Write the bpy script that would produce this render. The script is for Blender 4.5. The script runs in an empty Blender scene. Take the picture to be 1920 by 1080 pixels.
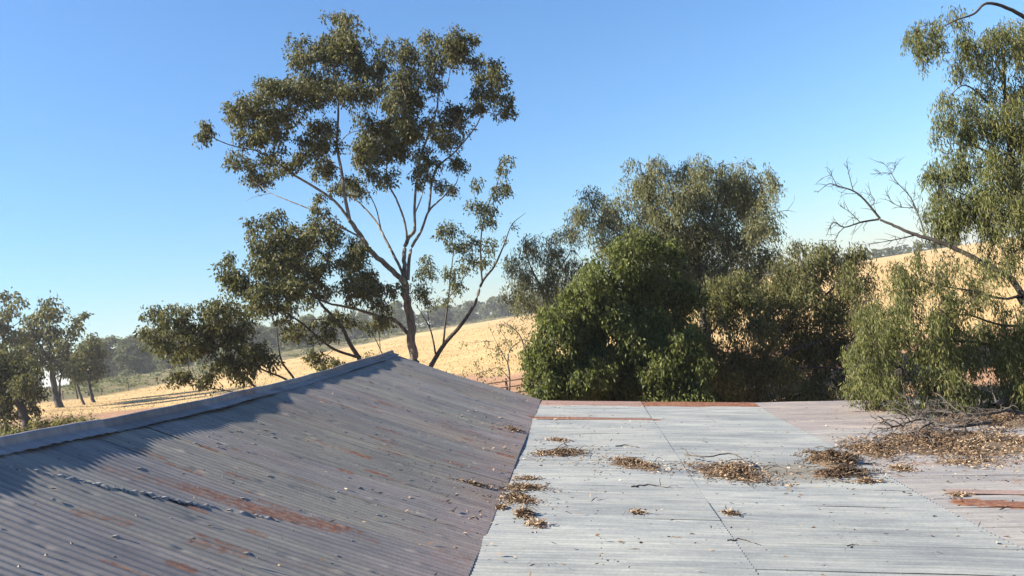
import bpy, math
import numpy as np
from mathutils import Matrix, Vector

# ------------------------------------------------------------------ camera, world, sun, exposure
scene = bpy.context.scene
COL = scene.collection
F = 1500.0                                   # focal length in photograph pixels (1920 wide)
ROLL, YAW, PITCH = math.radians(9), math.radians(4.444), math.radians(2.405)
EYE = np.array([0.0, 0.0, 5.9])
FWD = np.array([-math.sin(YAW) * math.cos(PITCH), math.cos(YAW) * math.cos(PITCH), math.sin(PITCH)])
RGT = np.array([math.cos(YAW), math.sin(YAW), 0.0])
UPV = np.cross(RGT, FWD)
EX = math.cos(ROLL) * RGT - math.sin(ROLL) * UPV
EY = math.sin(ROLL) * RGT + math.cos(ROLL) * UPV
FH = np.array([-math.sin(YAW), math.cos(YAW), 0.0])

cam_data = bpy.data.cameras.new('camera')
cam = bpy.data.objects.new('camera', cam_data)
COL.objects.link(cam)
cam_data.sensor_width = 36.0
cam_data.lens = 36.0 * F / 1920.0
cam_data.clip_start, cam_data.clip_end = 0.1, 6000.0
cam.matrix_world = Matrix(((EX[0], EY[0], -FWD[0], EYE[0]), (EX[1], EY[1], -FWD[1], EYE[1]),
                           (EX[2], EY[2], -FWD[2], EYE[2]), (0, 0, 0, 1)))
scene.camera = cam

SUN_EL, SUN_AZ = math.radians(33.5), math.radians(15)      # from the left, a little behind the camera
SUN = np.array([-math.cos(SUN_EL) * math.cos(SUN_AZ), -math.cos(SUN_EL) * math.sin(SUN_AZ), math.sin(SUN_EL)])
world = bpy.data.worlds.new('World'); scene.world = world; world.use_nodes = True
wn = world.node_tree.nodes
sky = wn.new('ShaderNodeTexSky'); sky.sky_type = 'NISHITA'; sky.sun_disc = False
sky.sun_elevation = SUN_EL
sky.sun_rotation = math.atan2(SUN[0], SUN[1])
sky.air_density, sky.dust_density, sky.ozone_density = 1.4, 0.4, 10.0
world.node_tree.links.new(sky.outputs[0], wn['Background'].inputs[0])
wn['Background'].inputs[1].default_value = 0.052
sun_data = bpy.data.lights.new('sun', 'SUN')
sun_data.energy, sun_data.angle, sun_data.color = 5.0, math.radians(0.53), (1.0, 0.90, 0.76)
sun = bpy.data.objects.new('sun', sun_data); COL.objects.link(sun)
sun.rotation_euler = Vector(SUN).to_track_quat('Z', 'Y').to_euler()
scene.view_settings.view_transform = 'Standard'
scene.view_settings.look = 'None'
scene.view_settings.exposure = 2.0
scene.view_settings.gamma = 1.0
scene.view_settings.use_curve_mapping = False
scene.cycles.volume_bounces = 0
scene.cycles.transparent_max_bounces = 8

# ------------------------------------------------------------------ helpers
rng = np.random.default_rng(7)

def ray(px, py):
    return FWD + (px - 960) / F * EX + (540 - py) / F * EY

def P(px, py, d):
    return EYE + ray(px, py) * d

def tag(o, label=None, cat=None, group=None, kind=None):
    if label: o['label'] = label
    if cat: o['category'] = cat
    if group: o['group'] = group
    if kind: o['kind'] = kind
    return o

def empty(name, loc, label=None, cat=None, group=None):
    o = bpy.data.objects.new(name, None); COL.objects.link(o)
    o.location = tuple(float(a) for a in loc); o.empty_display_size = 0.2
    return tag(o, label, cat, group)

def base_of(parent):
    b = np.zeros(3)
    while parent is not None:
        b = b + np.array(parent.location); parent = parent.parent
    return b

def new_mesh(name, verts, faces, smooth=True):
    """faces: int array (n,3) or (n,4), or a list of such arrays"""
    me = bpy.data.meshes.new(name)
    verts = np.asarray(verts, dtype=np.float32).reshape(-1, 3)
    if not isinstance(faces, list): faces = [faces]
    faces = [np.asarray(f, dtype=np.int32) for f in faces if len(f)]
    idx = np.concatenate([f.ravel() for f in faces])
    sizes = np.concatenate([np.full(len(f), f.shape[1], dtype=np.int32) for f in faces])
    starts = np.concatenate([[0], np.cumsum(sizes)[:-1]]).astype(np.int32)
    me.vertices.add(len(verts)); me.vertices.foreach_set('co', verts.ravel())
    me.loops.add(len(idx)); me.loops.foreach_set('vertex_index', idx)
    me.polygons.add(len(sizes)); me.polygons.foreach_set('loop_start', starts)
    me.polygons.foreach_set('loop_total', sizes)
    me.polygons.foreach_set('use_smooth', np.full(len(sizes), smooth, dtype=bool))
    me.update(calc_edges=True)
    return me

def obj(name, verts, faces, mat, parent=None, smooth=True, loc=None):
    verts = np.asarray(verts, dtype=np.float64).reshape(-1, 3)
    b = base_of(parent)
    l = np.zeros(3) if loc is None else np.asarray(loc, float)
    me = new_mesh(name, verts - b - l, faces, smooth)
    me.materials.append(mat)
    o = bpy.data.objects.new(name, me); COL.objects.link(o)
    o.location = tuple(l)
    if parent is not None: o.parent = parent
    return o

def fattr(o, name, vals, domain='POINT'):
    a = o.data.attributes.new(name, 'FLOAT', domain)
    a.data.foreach_set('value', np.asarray(vals, dtype=np.float32))

def cattr(o, name, rgb):
    a = o.data.attributes.new(name, 'FLOAT_COLOR', 'POINT')
    c = np.ones((len(rgb), 4), dtype=np.float32); c[:, :3] = rgb
    a.data.foreach_set('color', c.ravel())

def unit(a):
    a = np.asarray(a, float)
    return a / np.maximum(np.linalg.norm(a, axis=-1, keepdims=True), 1e-9)

def smooth01(x):
    x = np.clip(x, 0, 1); return x * x * (3 - 2 * x)

# cheap smooth value noise for mesh shapes
_perm = np.random.default_rng(3).random((64, 64))
def vnoise(x, y):
    x = np.asarray(x, float); y = np.asarray(y, float)
    xi, yi = np.floor(x).astype(int), np.floor(y).astype(int)
    fx, fy = smooth01(x - xi), smooth01(y - yi)
    g = lambda a, b: _perm[a % 64, b % 64]
    return (g(xi, yi) * (1 - fx) + g(xi + 1, yi) * fx) * (1 - fy) + (g(xi, yi + 1) * (1 - fx) + g(xi + 1, yi + 1) * fx) * fy - 0.5

def tubes(lines, sides=6):
    """lines: list of (points (n,3), radii (n,)) -> verts, quads"""
    V, Q, off = [], [], 0
    for pts, rad in lines:
        pts = np.asarray(pts, float); n = len(pts)
        t = unit(np.gradient(pts, axis=0))
        ref = np.where(np.abs(t[:, 2:3]) > 0.9, np.array([[1.0, 0, 0]]), np.array([[0, 0, 1.0]]))
        a = unit(np.cross(t, ref)); b = np.cross(t, a)
        ang = np.arange(sides) / sides * 2 * math.pi
        ring = pts[:, None, :] + np.asarray(rad)[:, None, None] * (a[:, None, :] * np.cos(ang)[None, :, None] + b[:, None, :] * np.sin(ang)[None, :, None])
        V.append(ring.reshape(-1, 3))
        i = np.arange(n - 1)[:, None] * sides; j = np.arange(sides)[None, :]; k = (j + 1) % sides
        Q.append((off + np.stack([i + j, i + k, i + k + sides, i + j + sides], -1)).reshape(-1, 4))
        off += n * sides
    return np.concatenate(V), np.concatenate(Q)

def spline(pts, per=4, wob=0.0, r=rng):
    pts = np.asarray(pts, float)
    if len(pts) < 3:
        return np.array([pts[0] + (pts[-1] - pts[0]) * a for a in np.linspace(0, 1, per + 1)])
    p = np.vstack([2 * pts[0] - pts[1], pts, 2 * pts[-1] - pts[-2]]); out = []
    for i in range(1, len(p) - 2):
        for s in np.arange(per) / per:
            out.append(0.5 * ((2 * p[i]) + (-p[i-1] + p[i+1]) * s + (2*p[i-1] - 5*p[i] + 4*p[i+1] - p[i+2]) * s*s + (-p[i-1] + 3*p[i] - 3*p[i+1] + p[i+2]) * s**3))
    out.append(p[-2]); out = np.array(out)
    if wob: out[1:-1] += r.normal(0, wob, (len(out) - 2, 3))
    return out

def leaf_quads(p, a, L, W, r):
    """diamond leaves: base p, direction a, lengths L, widths W"""
    n = len(p)
    s = unit(np.cross(a, unit(r.normal(size=(n, 3)))))
    m = p + a * (L * 0.42)[:, None]
    v = np.stack([p, m + s * (W / 2)[:, None], p + a * L[:, None], m - s * (W / 2)[:, None]], 1)
    return v.reshape(-1, 3), np.arange(n * 4).reshape(-1, 4)

# ------------------------------------------------------------------ materials
def nodes_of(name):
    m = bpy.data.materials.new(name); m.use_nodes = True
    nt = m.node_tree
    return m, nt, nt.nodes, nt.links, nt.nodes['Principled BSDF']

def mk(nt, typ, **kw):
    n = nt.nodes.new(typ)
    for k, v in kw.items():
        if k.startswith('i_'):
            key = k[2:]
            n.inputs[int(key) if key.isdigit() else key].default_value = v
        else: setattr(n, k, v)
    return n

def ramp(nt, stops, interp='LINEAR'):
    n = nt.nodes.new('ShaderNodeValToRGB'); n.color_ramp.interpolation = interp
    el = n.color_ramp.elements
    while len(el) < len(stops): el.new(0.5)
    for e, (p, c) in zip(el, stops): e.position = p; e.color = (*c, 1)
    return n

def leaf_mat(name, stops, trans=0.3, rough=0.58, spec=0.2):
    m, nt, N, L, bs = nodes_of(name)
    at = mk(nt, 'ShaderNodeAttribute', attribute_name='var')
    stops = [(a, tuple(0.66 * x for x in c)) for a, c in stops]
    rp = ramp(nt, stops); L.new(at.outputs['Fac'], rp.inputs[0])
    L.new(rp.outputs[0], bs.inputs['Base Color'])
    bs.inputs['Roughness'].default_value = rough
    bs.inputs['Specular IOR Level'].default_value = spec
    tr = mk(nt, 'ShaderNodeBsdfTranslucent')
    hs = mk(nt, 'ShaderNodeHueSaturation', i_Hue=0.485, i_Saturation=1.15, i_Value=1.25)
    L.new(rp.outputs[0], hs.inputs['Color']); L.new(hs.outputs[0], tr.inputs['Color'])
    mx = mk(nt, 'ShaderNodeMixShader', i_Fac=trans)
    L.new(bs.outputs[0], mx.inputs[1]); L.new(tr.outputs[0], mx.inputs[2])
    L.new(mx.outputs[0], N['Material Output'].inputs[0])
    return m

def bark_mat(name, c0, c1, scale=9.0):
    m, nt, N, L, bs = nodes_of(name)
    tc = mk(nt, 'ShaderNodeTexCoord')
    mp = mk(nt, 'ShaderNodeMapping'); mp.inputs['Scale'].default_value = (1, 1, 0.25)
    nz = mk(nt, 'ShaderNodeTexNoise', i_Scale=scale, i_Detail=6.0, i_Roughness=0.65)
    L.new(tc.outputs['Object'], mp.inputs[0]); L.new(mp.outputs[0], nz.inputs['Vector'])
    rp = ramp(nt, [(0.34, tuple(0.62 * a for a in c0)), (0.62, tuple(0.62 * a for a in c1))]); L.new(nz.outputs[0], rp.inputs[0])
    L.new(rp.outputs[0], bs.inputs['Base Color']); bs.inputs['Roughness'].default_value = 0.9
    bp = mk(nt, 'ShaderNodeBump', i_Strength=0.6, i_Distance=0.03)
    L.new(nz.outputs[0], bp.inputs['Height']); L.new(bp.outputs[0], bs.inputs['Normal'])
    return m

def steel_mat():
    m, nt, N, L, bs = nodes_of('weathered_corrugated_steel')
    tc = mk(nt, 'ShaderNodeTexCoord')
    def noise(scale, vec, detail=5, rough=0.6):
        mp = mk(nt, 'ShaderNodeMapping'); mp.inputs['Scale'].default_value = vec
        L.new(tc.outputs['Object'], mp.inputs[0])
        nz = mk(nt, 'ShaderNodeTexNoise', i_Scale=scale, i_Detail=detail, i_Roughness=rough)
        L.new(mp.outputs[0], nz.inputs['Vector']); return nz
    tint = mk(nt, 'ShaderNodeAttribute', attribute_name='tint')
    rust = mk(nt, 'ShaderNodeAttribute', attribute_name='rust')
    streak = noise(1.0, (0.8, 13.0, 1.0), 4)
    blotch = noise(1.7, (0.4, 1.35, 1.0), 7, 0.68)
    fine = noise(30.0, (1, 1, 1), 5, 0.7)
    # dull grey streaks and blotches over the tint, deepened to paint in band shading
    s1 = ramp(nt, [(0.32, (0.74, 0.74, 0.78)), (0.62, (1.06, 1.05, 1.04))]); L.new(streak.outputs[0], s1.inputs[0])
    s2 = ramp(nt, [(0.33, (0.70, 0.72, 0.77)), (0.60, (1.05, 1.04, 1.02))]); L.new(blotch.outputs[0], s2.inputs[0])
    s3 = ramp(nt, [(0.35, (0.88, 0.88, 0.88)), (0.65, (1.05, 1.05, 1.05))]); L.new(fine.outputs[0], s3.inputs[0])
    def mul(a, b):
        x = mk(nt, 'ShaderNodeMix', data_type='RGBA', blend_type='MULTIPLY'); x.inputs[0].default_value = 1.0
        L.new(a, x.inputs[6]); L.new(b, x.inputs[7]); return x.outputs[2]
    c = mul(mul(mul(tint.outputs['Color'], s1.outputs[0]), s2.outputs[0]), s3.outputs[0])
    # rust: the painted amount broken up by noise
    rn = noise(15.0, (1.1, 0.9, 1.0), 8, 0.82)
    ad = mk(nt, 'ShaderNodeMath', operation='ADD'); L.new(rust.outputs['Fac'], ad.inputs[0]); L.new(rn.outputs[0], ad.inputs[1])
    rr = ramp(nt, [(0.78, (0, 0, 0)), (1.0, (1, 1, 1))]); 
    sc = mk(nt, 'ShaderNodeMath', operation='MULTIPLY'); sc.inputs[1].default_value = 0.72
    L.new(ad.outputs[0], sc.inputs[0]); L.new(sc.outputs[0], rr.inputs[0])
    rr.color_ramp.elements[0].position = 0.63; rr.color_ramp.elements[1].position = 0.79
    rcol = ramp(nt, [(0.3, (0.06, 0.022, 0.012)), (0.5, (0.135, 0.058, 0.030)), (0.7, (0.21, 0.125, 0.078))])
    rn2 = noise(14.0, (1.0, 2.0, 1.0), 6, 0.7); L.new(rn2.outputs[0], rcol.inputs[0])
    mx = mk(nt, 'ShaderNodeMix', data_type='RGBA'); L.new(rr.outputs[0], mx.inputs[0]); L.new(c, mx.inputs[6]); L.new(rcol.outputs[0], mx.inputs[7])
    L.new(mx.outputs[2], bs.inputs['Base Color'])
    inv = mk(nt, 'ShaderNodeMath', operation='MULTIPLY_ADD'); inv.inputs[1].default_value = -0.25; inv.inputs[2].default_value = 0.25
    L.new(rr.outputs[0], inv.inputs[0]); L.new(inv.outputs[0], bs.inputs['Metallic'])
    bs.inputs['Roughness'].default_value = 0.58
    bp = mk(nt, 'ShaderNodeBump', i_Strength=0.35, i_Distance=0.006)
    L.new(blotch.outputs[0], bp.inputs['Height']); L.new(bp.outputs[0], bs.inputs['Normal'])
    return m

def plain(name, col, rough=0.8, noise=0.25, scale=6.0):
    m, nt, N, L, bs = nodes_of(name)
    tc = mk(nt, 'ShaderNodeTexCoord')
    nz = mk(nt, 'ShaderNodeTexNoise', i_Scale=scale, i_Detail=5.0)
    L.new(tc.outputs['Object'], nz.inputs['Vector'])
    c = np.array(col)
    rp = ramp(nt, [(0.3, tuple(c * (1 - noise))), (0.7, tuple(np.minimum(c * (1 + noise), 1)))])
    L.new(nz.outputs[0], rp.inputs[0]); L.new(rp.outputs[0], bs.inputs['Base Color'])
    bs.inputs['Roughness'].default_value = rough
    return m

def ground_mat():
    m, nt, N, L, bs = nodes_of('farm_ground')
    tc = mk(nt, 'ShaderNodeTexCoord')
    col = mk(nt, 'ShaderNodeAttribute', attribute_name='tint')
    n1 = mk(nt, 'ShaderNodeTexNoise', i_Scale=0.12, i_Detail=7.0, i_Roughness=0.62); L.new(tc.outputs['Object'], n1.inputs['Vector'])
    n2 = mk(nt, 'ShaderNodeTexNoise', i_Scale=1.6, i_Detail=6.0, i_Roughness=0.7); L.new(tc.outputs['Object'], n2.inputs['Vector'])
    r1 = ramp(nt, [(0.33, (0.80, 0.78, 0.74)), (0.66, (1.10, 1.09, 1.06))]); L.new(n1.outputs[0], r1.inputs[0])
    r2 = ramp(nt, [(0.30, (0.74, 0.73, 0.70)), (0.68, (1.10, 1.10, 1.10))]); L.new(n2.outputs[0], r2.inputs[0])
    x = mk(nt, 'ShaderNodeMix', data_type='RGBA', blend_type='MULTIPLY'); x.inputs[0].default_value = 1
    y = mk(nt, 'ShaderNodeMix', data_type='RGBA', blend_type='MULTIPLY'); y.inputs[0].default_value = 1
    L.new(col.outputs['Color'], x.inputs[6]); L.new(r1.outputs[0], x.inputs[7])
    L.new(x.outputs[2], y.inputs[6]); L.new(r2.outputs[0], y.inputs[7]); L.new(y.outputs[2], bs.inputs['Base Color'])
    bs.inputs['Roughness'].default_value = 0.95; bs.inputs['Specular IOR Level'].default_value = 0.1
    bp = mk(nt, 'ShaderNodeBump', i_Strength=0.5, i_Distance=0.25)
    L.new(n2.outputs[0], bp.inputs['Height']); L.new(bp.outputs[0], bs.inputs['Normal'])
    return m

M = {}
M['steel'] = steel_mat()
M['ground'] = ground_mat()
M['gum'] = leaf_mat('gum_leaf', [(0, (0.040, 0.048, 0.018)), (0.5, (0.108, 0.120, 0.043)), (0.88, (0.185, 0.185, 0.070)), (1, (0.25, 0.215, 0.10))], 0.36)
M['pepper'] = leaf_mat('weeping_leaf', [(0, (0.075, 0.095, 0.034)), (0.5, (0.165, 0.185, 0.062)), (0.9, (0.27, 0.27, 0.105)), (1, (0.36, 0.31, 0.14))], 0.48)
M['pale'] = leaf_mat('pale_weeping_leaf', [(0, (0.105, 0.120, 0.054)), (0.5, (0.20, 0.214, 0.104)), (0.9, (0.30, 0.30, 0.165)), (1, (0.38, 0.34, 0.21))], 0.48)
M['green'] = leaf_mat('fresh_green_leaf', [(0, (0.054, 0.074, 0.022)), (0.5, (0.128, 0.160, 0.044)), (0.9, (0.225, 0.255, 0.080)), (1, (0.33, 0.32, 0.13))], 0.48)
M['brown'] = leaf_mat('dull_brown_green_leaf', [(0, (0.070, 0.082, 0.028)), (0.5, (0.155, 0.166, 0.058)), (0.9, (0.25, 0.245, 0.10)), (1, (0.33, 0.28, 0.15))], 0.5)
M['far'] = leaf_mat('distant_gum_leaf', [(0, (0.048, 0.064, 0.026)), (0.5, (0.098, 0.120, 0.046)), (1, (0.17, 0.185, 0.075))], 0.36, 0.6, 0.2)
M['far_green'] = leaf_mat('distant_fresh_leaf', [(0, (0.060, 0.085, 0.028)), (0.5, (0.125, 0.155, 0.050)), (1, (0.20, 0.23, 0.08))], 0.4)
M['litter'] = leaf_mat('dry_leaf', [(0, (0.04, 0.026, 0.017)), (0.35, (0.13, 0.085, 0.052)), (0.7, (0.30, 0.205, 0.125)), (1, (0.58, 0.46, 0.32))], 0.1, 0.7, 0.2)
M['mulch'] = plain('leaf_mulch', (0.075, 0.05, 0.03), 0.95, 0.5, 40)
M['straw'] = leaf_mat('dry_straw', [(0, (0.36, 0.25, 0.11)), (0.5, (0.50, 0.36, 0.17)), (1, (0.62, 0.47, 0.25))], 0.2, 0.8, 0.1)
M['bark'] = bark_mat('gum_bark', (0.06, 0.05, 0.042), (0.28, 0.24, 0.20))
M['bark_dark'] = bark_mat('dark_bark', (0.026, 0.022, 0.019), (0.080, 0.066, 0.054))
M['bark_black'] = bark_mat('distant_dark_bark', (0.018, 0.016, 0.014), (0.05, 0.042, 0.036), 3)
M['dead'] = bark_mat('dead_wood', (0.03, 0.025, 0.021), (0.115, 0.095, 0.08), 14)
M['wall'] = plain('shed_wall', (0.28, 0.28, 0.28), 0.7, 0.2)
M['timber'] = plain('old_timber', (0.16, 0.11, 0.075), 0.9, 0.35)
M['rustrail'] = plain('rusty_rail', (0.13, 0.075, 0.045), 0.85, 0.4)
M['nail'] = plain('roof_nail', (0.05, 0.04, 0.034), 0.6, 0.3)

# ------------------------------------------------------------------ terrain
def polar(x, y):
    d = x * FH[0] + y * FH[1]; l = x * RGT[0] + y * RGT[1]
    return np.arctan2(l, d), np.hypot(x, y)

_edge = [(83, 757, 100, 3.2), (183, 745, 115, 3.6), (300, 723, 140, 4.2), (383, 708, 155, 4.4), (530, 677, 190, 4.8), (675, 647, 250, 5.0),
         (767, 629, 300, 5.0), (915, 603, 380, 4.5), (1640, 485, 420, 1.0), (1790, 462, 420, 1.0)]
_th, _R, _zb, _rise = [], [], [], []
for px, py, d, rs in _edge:
    p = P(px, py, d); th, R = polar(p[0], p[1])
    _th.append(th); _R.append(R); _zb.append(p[2]); _rise.append(rs)
_th = np.array(_th)

def terrain(x, y):
    th, R = polar(np.asarray(x, float), np.asarray(y, float))
    b = np.interp(th, _th, _R); zb = np.interp(th, _th, _zb); rs = np.interp(th, _th, _rise)
    q = np.clip((R - 24) / (b - 24), 0, 1)
    near = 0.15 + (zb - 0.15) * q ** 0.55
    beyond = np.maximum(R - b, 0)
    z = near + rs * (1 - np.exp(-beyond / (0.45 * b))) - 4.0 * smooth01((R - 900) / 500)
    z = z + 0.25 * vnoise(x / 14.0, y / 14.0) * smooth01((R - 26) / 30) + 0.7 * vnoise(x / 60.0, y / 60.0) * smooth01((R - 60) / 100)
    return z, th, R, b

th_grid = np.concatenate([np.linspace(-math.pi, -0.75, 40, endpoint=False), np.linspace(-0.75, 0.75, 420), np.linspace(0.75, math.pi, 41)[1:]])
r_grid = np.concatenate([[0.01, 8, 16], np.geomspace(24, 1500, 190)])
TH, RR = np.meshgrid(th_grid, r_grid, indexing='ij')
gx = RR * (np.cos(TH) * FH[0] + np.sin(TH) * RGT[0]); gy = RR * (np.cos(TH) * FH[1] + np.sin(TH) * RGT[1])
gz, gth, gR, gb = terrain(gx, gy)
nt_, nr_ = TH.shape
i = np.arange(nt_ - 1)[:, None] * nr_; j = np.arange(nr_ - 1)[None, :]
gq = np.stack([i + j, i + nr_ + j, i + nr_ + j + 1, i + j + 1], -1).reshape(-1, 4)[:, ::-1]
ground = obj('ground', np.stack([gx, gy, gz], -1), gq, M['ground'])
tag(ground, 'golden stubble field rising gently to a scrubby edge behind the shed', 'ground', kind='structure')
wob = vnoise(gx / 9, gy / 9) + 0.5 * vnoise(gx / 3, gy / 3)
dirt_r = np.interp(gth, [-0.6, -0.3, -0.05, 0.3, 0.6], [84, 83, 56, 48, 46])
straw = np.array([0.372, 0.266, 0.135]); dirt = np.array([0.245, 0.150, 0.098]); brush = np.array([0.105, 0.098, 0.045]); brush2 = np.array([0.16, 0.13, 0.075])
w_d = smooth01(1 - (gR - dirt_r * (1 + 0.08 * wob)) / 5)[..., None]
w_b = smooth01((gR - gb * (1 + 0.015 * wob)) / (0.015 * gb))[..., None]
mixb = smooth01(0.5 + 1.6 * vnoise(gx / 12 + 9, gy / 12))[..., None]
gc = straw * (1 + 0.10 * vnoise(gx / 20, gy / 5)[..., None])
gc = gc * (1 - w_d) + dirt * w_d
gc = gc * (1 - w_b) + (brush * (1 - mixb) + brush2 * mixb) * w_b
cattr(ground, 'tint', gc.reshape(-1, 3))

# dry straw tufts over the nearer part of the field
n = 70000
R0 = np.exp(rng.uniform(math.log(36), math.log(230), n)); t0 = rng.uniform(-0.66, 0.68, n)
tx = R0 * (np.cos(t0) * FH[0] + np.sin(t0) * RGT[0]); ty = R0 * (np.cos(t0) * FH[1] + np.sin(t0) * RGT[1])
tz, tth, tR, tb = terrain(tx, ty)
keep = (tR < tb * 0.985) & (tR > np.interp(tth, [-0.6, -0.3, -0.05, 0.3, 0.6], [86, 85, 58, 50, 48]))
tx, ty, tz, tR = tx[keep], ty[keep], tz[keep], tR[keep]; n = len(tx)
pb = np.stack([tx, ty, tz - 0.03], -1)
da = unit(np.stack([rng.normal(0, .35, n), rng.normal(0, .35, n), np.ones(n)], -1))
v, q = leaf_quads(pb, da, rng.uniform(0.07, 0.17, n) * (1 + tR / 300), rng.uniform(0.025, 0.055, n) * (1 + tR / 120), rng)
grass = obj('dry_grass', v, q, M['straw'], smooth=False)
fattr(grass, 'var', rng.random(n), 'FACE')
tag(grass, 'dry golden stubble standing over the field behind the trees', 'grass', kind='stuff')

# ------------------------------------------------------------------ the shed and its roof
XR, XB = -4.36, -1.255                        # ridge line and break between steep and shallow roof
SEAMS = [XB, 0.95, 3.35, 5.70, 8.05, 10.35]
V_END = 18.0
PITCHC = 0.0762                               # one corrugation
def ridge_z(v):
    return np.interp(v, [-3, 3, 5.6, 7, 9, 12, 15, 18], [5.70, 5.69, 5.66, 5.61, 5.57, 5.59, 5.625, 5.69])
def break_z(v):
    return 4.05 + 0.03 * vnoise(np.asarray(v, float) / 2.3, np.zeros_like(v) + 2.2) + 0.05 * smooth01((np.asarray(v, float) - 15.5) / 2.5)
def flat_z(X, v):
    dx = np.asarray(X, float) - XB
    return break_z(v) - 0.030 - 0.160 * np.minimum(dx, 4.6) - 0.128 * np.maximum(dx - 4.6, 0) + 0.035 * vnoise(dx / 1.9 + 7, np.asarray(v, float) / 2.1)
def slope_z(X, v):
    q = (np.asarray(X, float) - XR) / (XB - XR)
    top = ridge_z(v) - 0.070
    return top + (break_z(v) - top) * (q + 0.07 * q * (1 - q)) - 0.006 * np.sin(math.pi * np.clip(q, 0, 1) ** 0.85) * smooth01((16.5 - np.asarray(v, float)) / 9.0) + 0.026 * vnoise(q * 2.4 + 3, np.asarray(v, float) / 0.9)
def roof_z(X, v):
    return np.where(np.asarray(X) < XB, slope_z(X, v), flat_z(X, v))

def on_roof(px, py):
    """point of the roof seen at a pixel of the photograph"""
    d = ray(px, py); p = EYE + d * np.linspace(3.0, 24.0, 1400)[:, None]
    hit = np.nonzero(p[:, 2] < roof_z(p[:, 0], p[:, 1]))[0]
    return p[hit[0] if len(hit) else -1, :2]

shed = empty('farm_shed', (-1.0, 8.0, 0.0), 'old corrugated iron shed roof with rust streaks and fallen leaves in the foreground', 'shed')

# rust bands on the steep roof (px line, half width m, strength) and on the shallow roof
RUST = []
def band(p0, p1, w, s):
    RUST.append((np.array(on_roof(*p0)), np.array(on_roof(*p1)), w, s))
band((212, 884), (335, 912), 0.07, 0.50); band((350, 918), (480, 955), 0.075, 0.62); band((470, 955), (615, 990), 0.085, 0.66)
band((150, 962), (235, 982), 0.045, 0.55); band((365, 1020), (450, 1042), 0.05, 0.55); band((645, 995), (700, 1020), 0.06, 0.5)
band((575, 825), (690, 858), 0.07, 0.50); band((660, 850), (690, 860), 0.035, 0.70)
band((690, 708), (870, 755), 0.03, 0.50); band((820, 740), (985, 782), 0.035, 0.52)
band((700, 745), (800, 770), 0.06, 0.42); band((530, 1060), (640, 1080), 0.06, 0.45); band((0, 972), (60, 986), 0.05, 0.4)
band((940, 800), (990, 790), 0.12, 0.36); band((840, 1050), (860, 1040), 0.12, 0.45); band((700, 800), (860, 830), 0.05, 0.30)
band((860, 900), (930, 915), 0.10, 0.30); band((900, 840), (955, 850), 0.10, 0.30)
band((1006, 784), (1224, 788), 0.10, 0.85); band((1006, 779), (1224, 782), 0.14, 0.40)
band((1560, 772), (1640, 775), 0.09, 0.50); band((1530, 790), (1660, 800), 0.16, 0.42)
band((1640, 822), (1600, 818), 0.08, 0.45); band((1705, 872), (1920, 868), 0.09, 0.55); band((1700, 860), (1900, 858), 0.2, 0.40)
band((1785, 926), (1925, 929), 0.05, 0.75); band((1812, 945), (1925, 950), 0.09, 0.95); band((1820, 965), (1925, 990), 0.12, 0.35)
band((1890, 905), (1925, 903), 0.10, 0.5)

for _ in range(90):                           # small rust spots and short runs all over the steep roof
    a_ = np.array([rng.uniform(XR + .4, XB), rng.uniform(4.5, 17.5)]); RUST.append((a_, a_ + np.array([rng.uniform(.03, .35), rng.normal(0, .01)]), rng.uniform(.012, .035), rng.uniform(.40, .72)))

def rust_at(X, v):
    r = np.zeros(np.shape(X))
    for a, b, w, s in RUST:
        ab = b - a; L2 = float(ab @ ab)
        t = np.clip(((X - a[0]) * ab[0] + (v - a[1]) * ab[1]) / L2, 0, 1)
        dd = np.hypot(X - a[0] - t * ab[0], v - a[1] - t * ab[1])
        r = np.maximum(r, s * 0.86 * np.exp(-(dd / (w * 2.0)) ** 4 * 0.7))
    return r

NDENT = 260
dents = np.stack([rng.uniform(XR + .2, XB - .05, NDENT), rng.uniform(4.0, 18.0, NDENT), rng.uniform(-1, 1, NDENT), rng.choice([.024, .03, .036, .045], NDENT)], -1)
# a crumpled side lap running down the slope
lapA, lapB = np.array(on_roof(5, 875)), np.array(on_roof(560, 985))
dents = np.vstack([dents, [[*(lapA + (lapB - lapA) * t + rng.normal(0, .012, 2)), rng.choice([-.5, .6]), rng.uniform(.02, .028)] for t in np.linspace(0, 1, 62)]])

def dent_z(X, v):
    z = np.zeros(np.shape(X)); lo, hi = v.min() - .2, v.max() + .2
    for dx, dv, a, s in dents:
        if lo < dv < hi:
            z += 0.011 * a * np.exp(-((X - dx) / s) ** 2 - ((v - dv) / (0.55 * s + .006)) ** 2)
    return z

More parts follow.
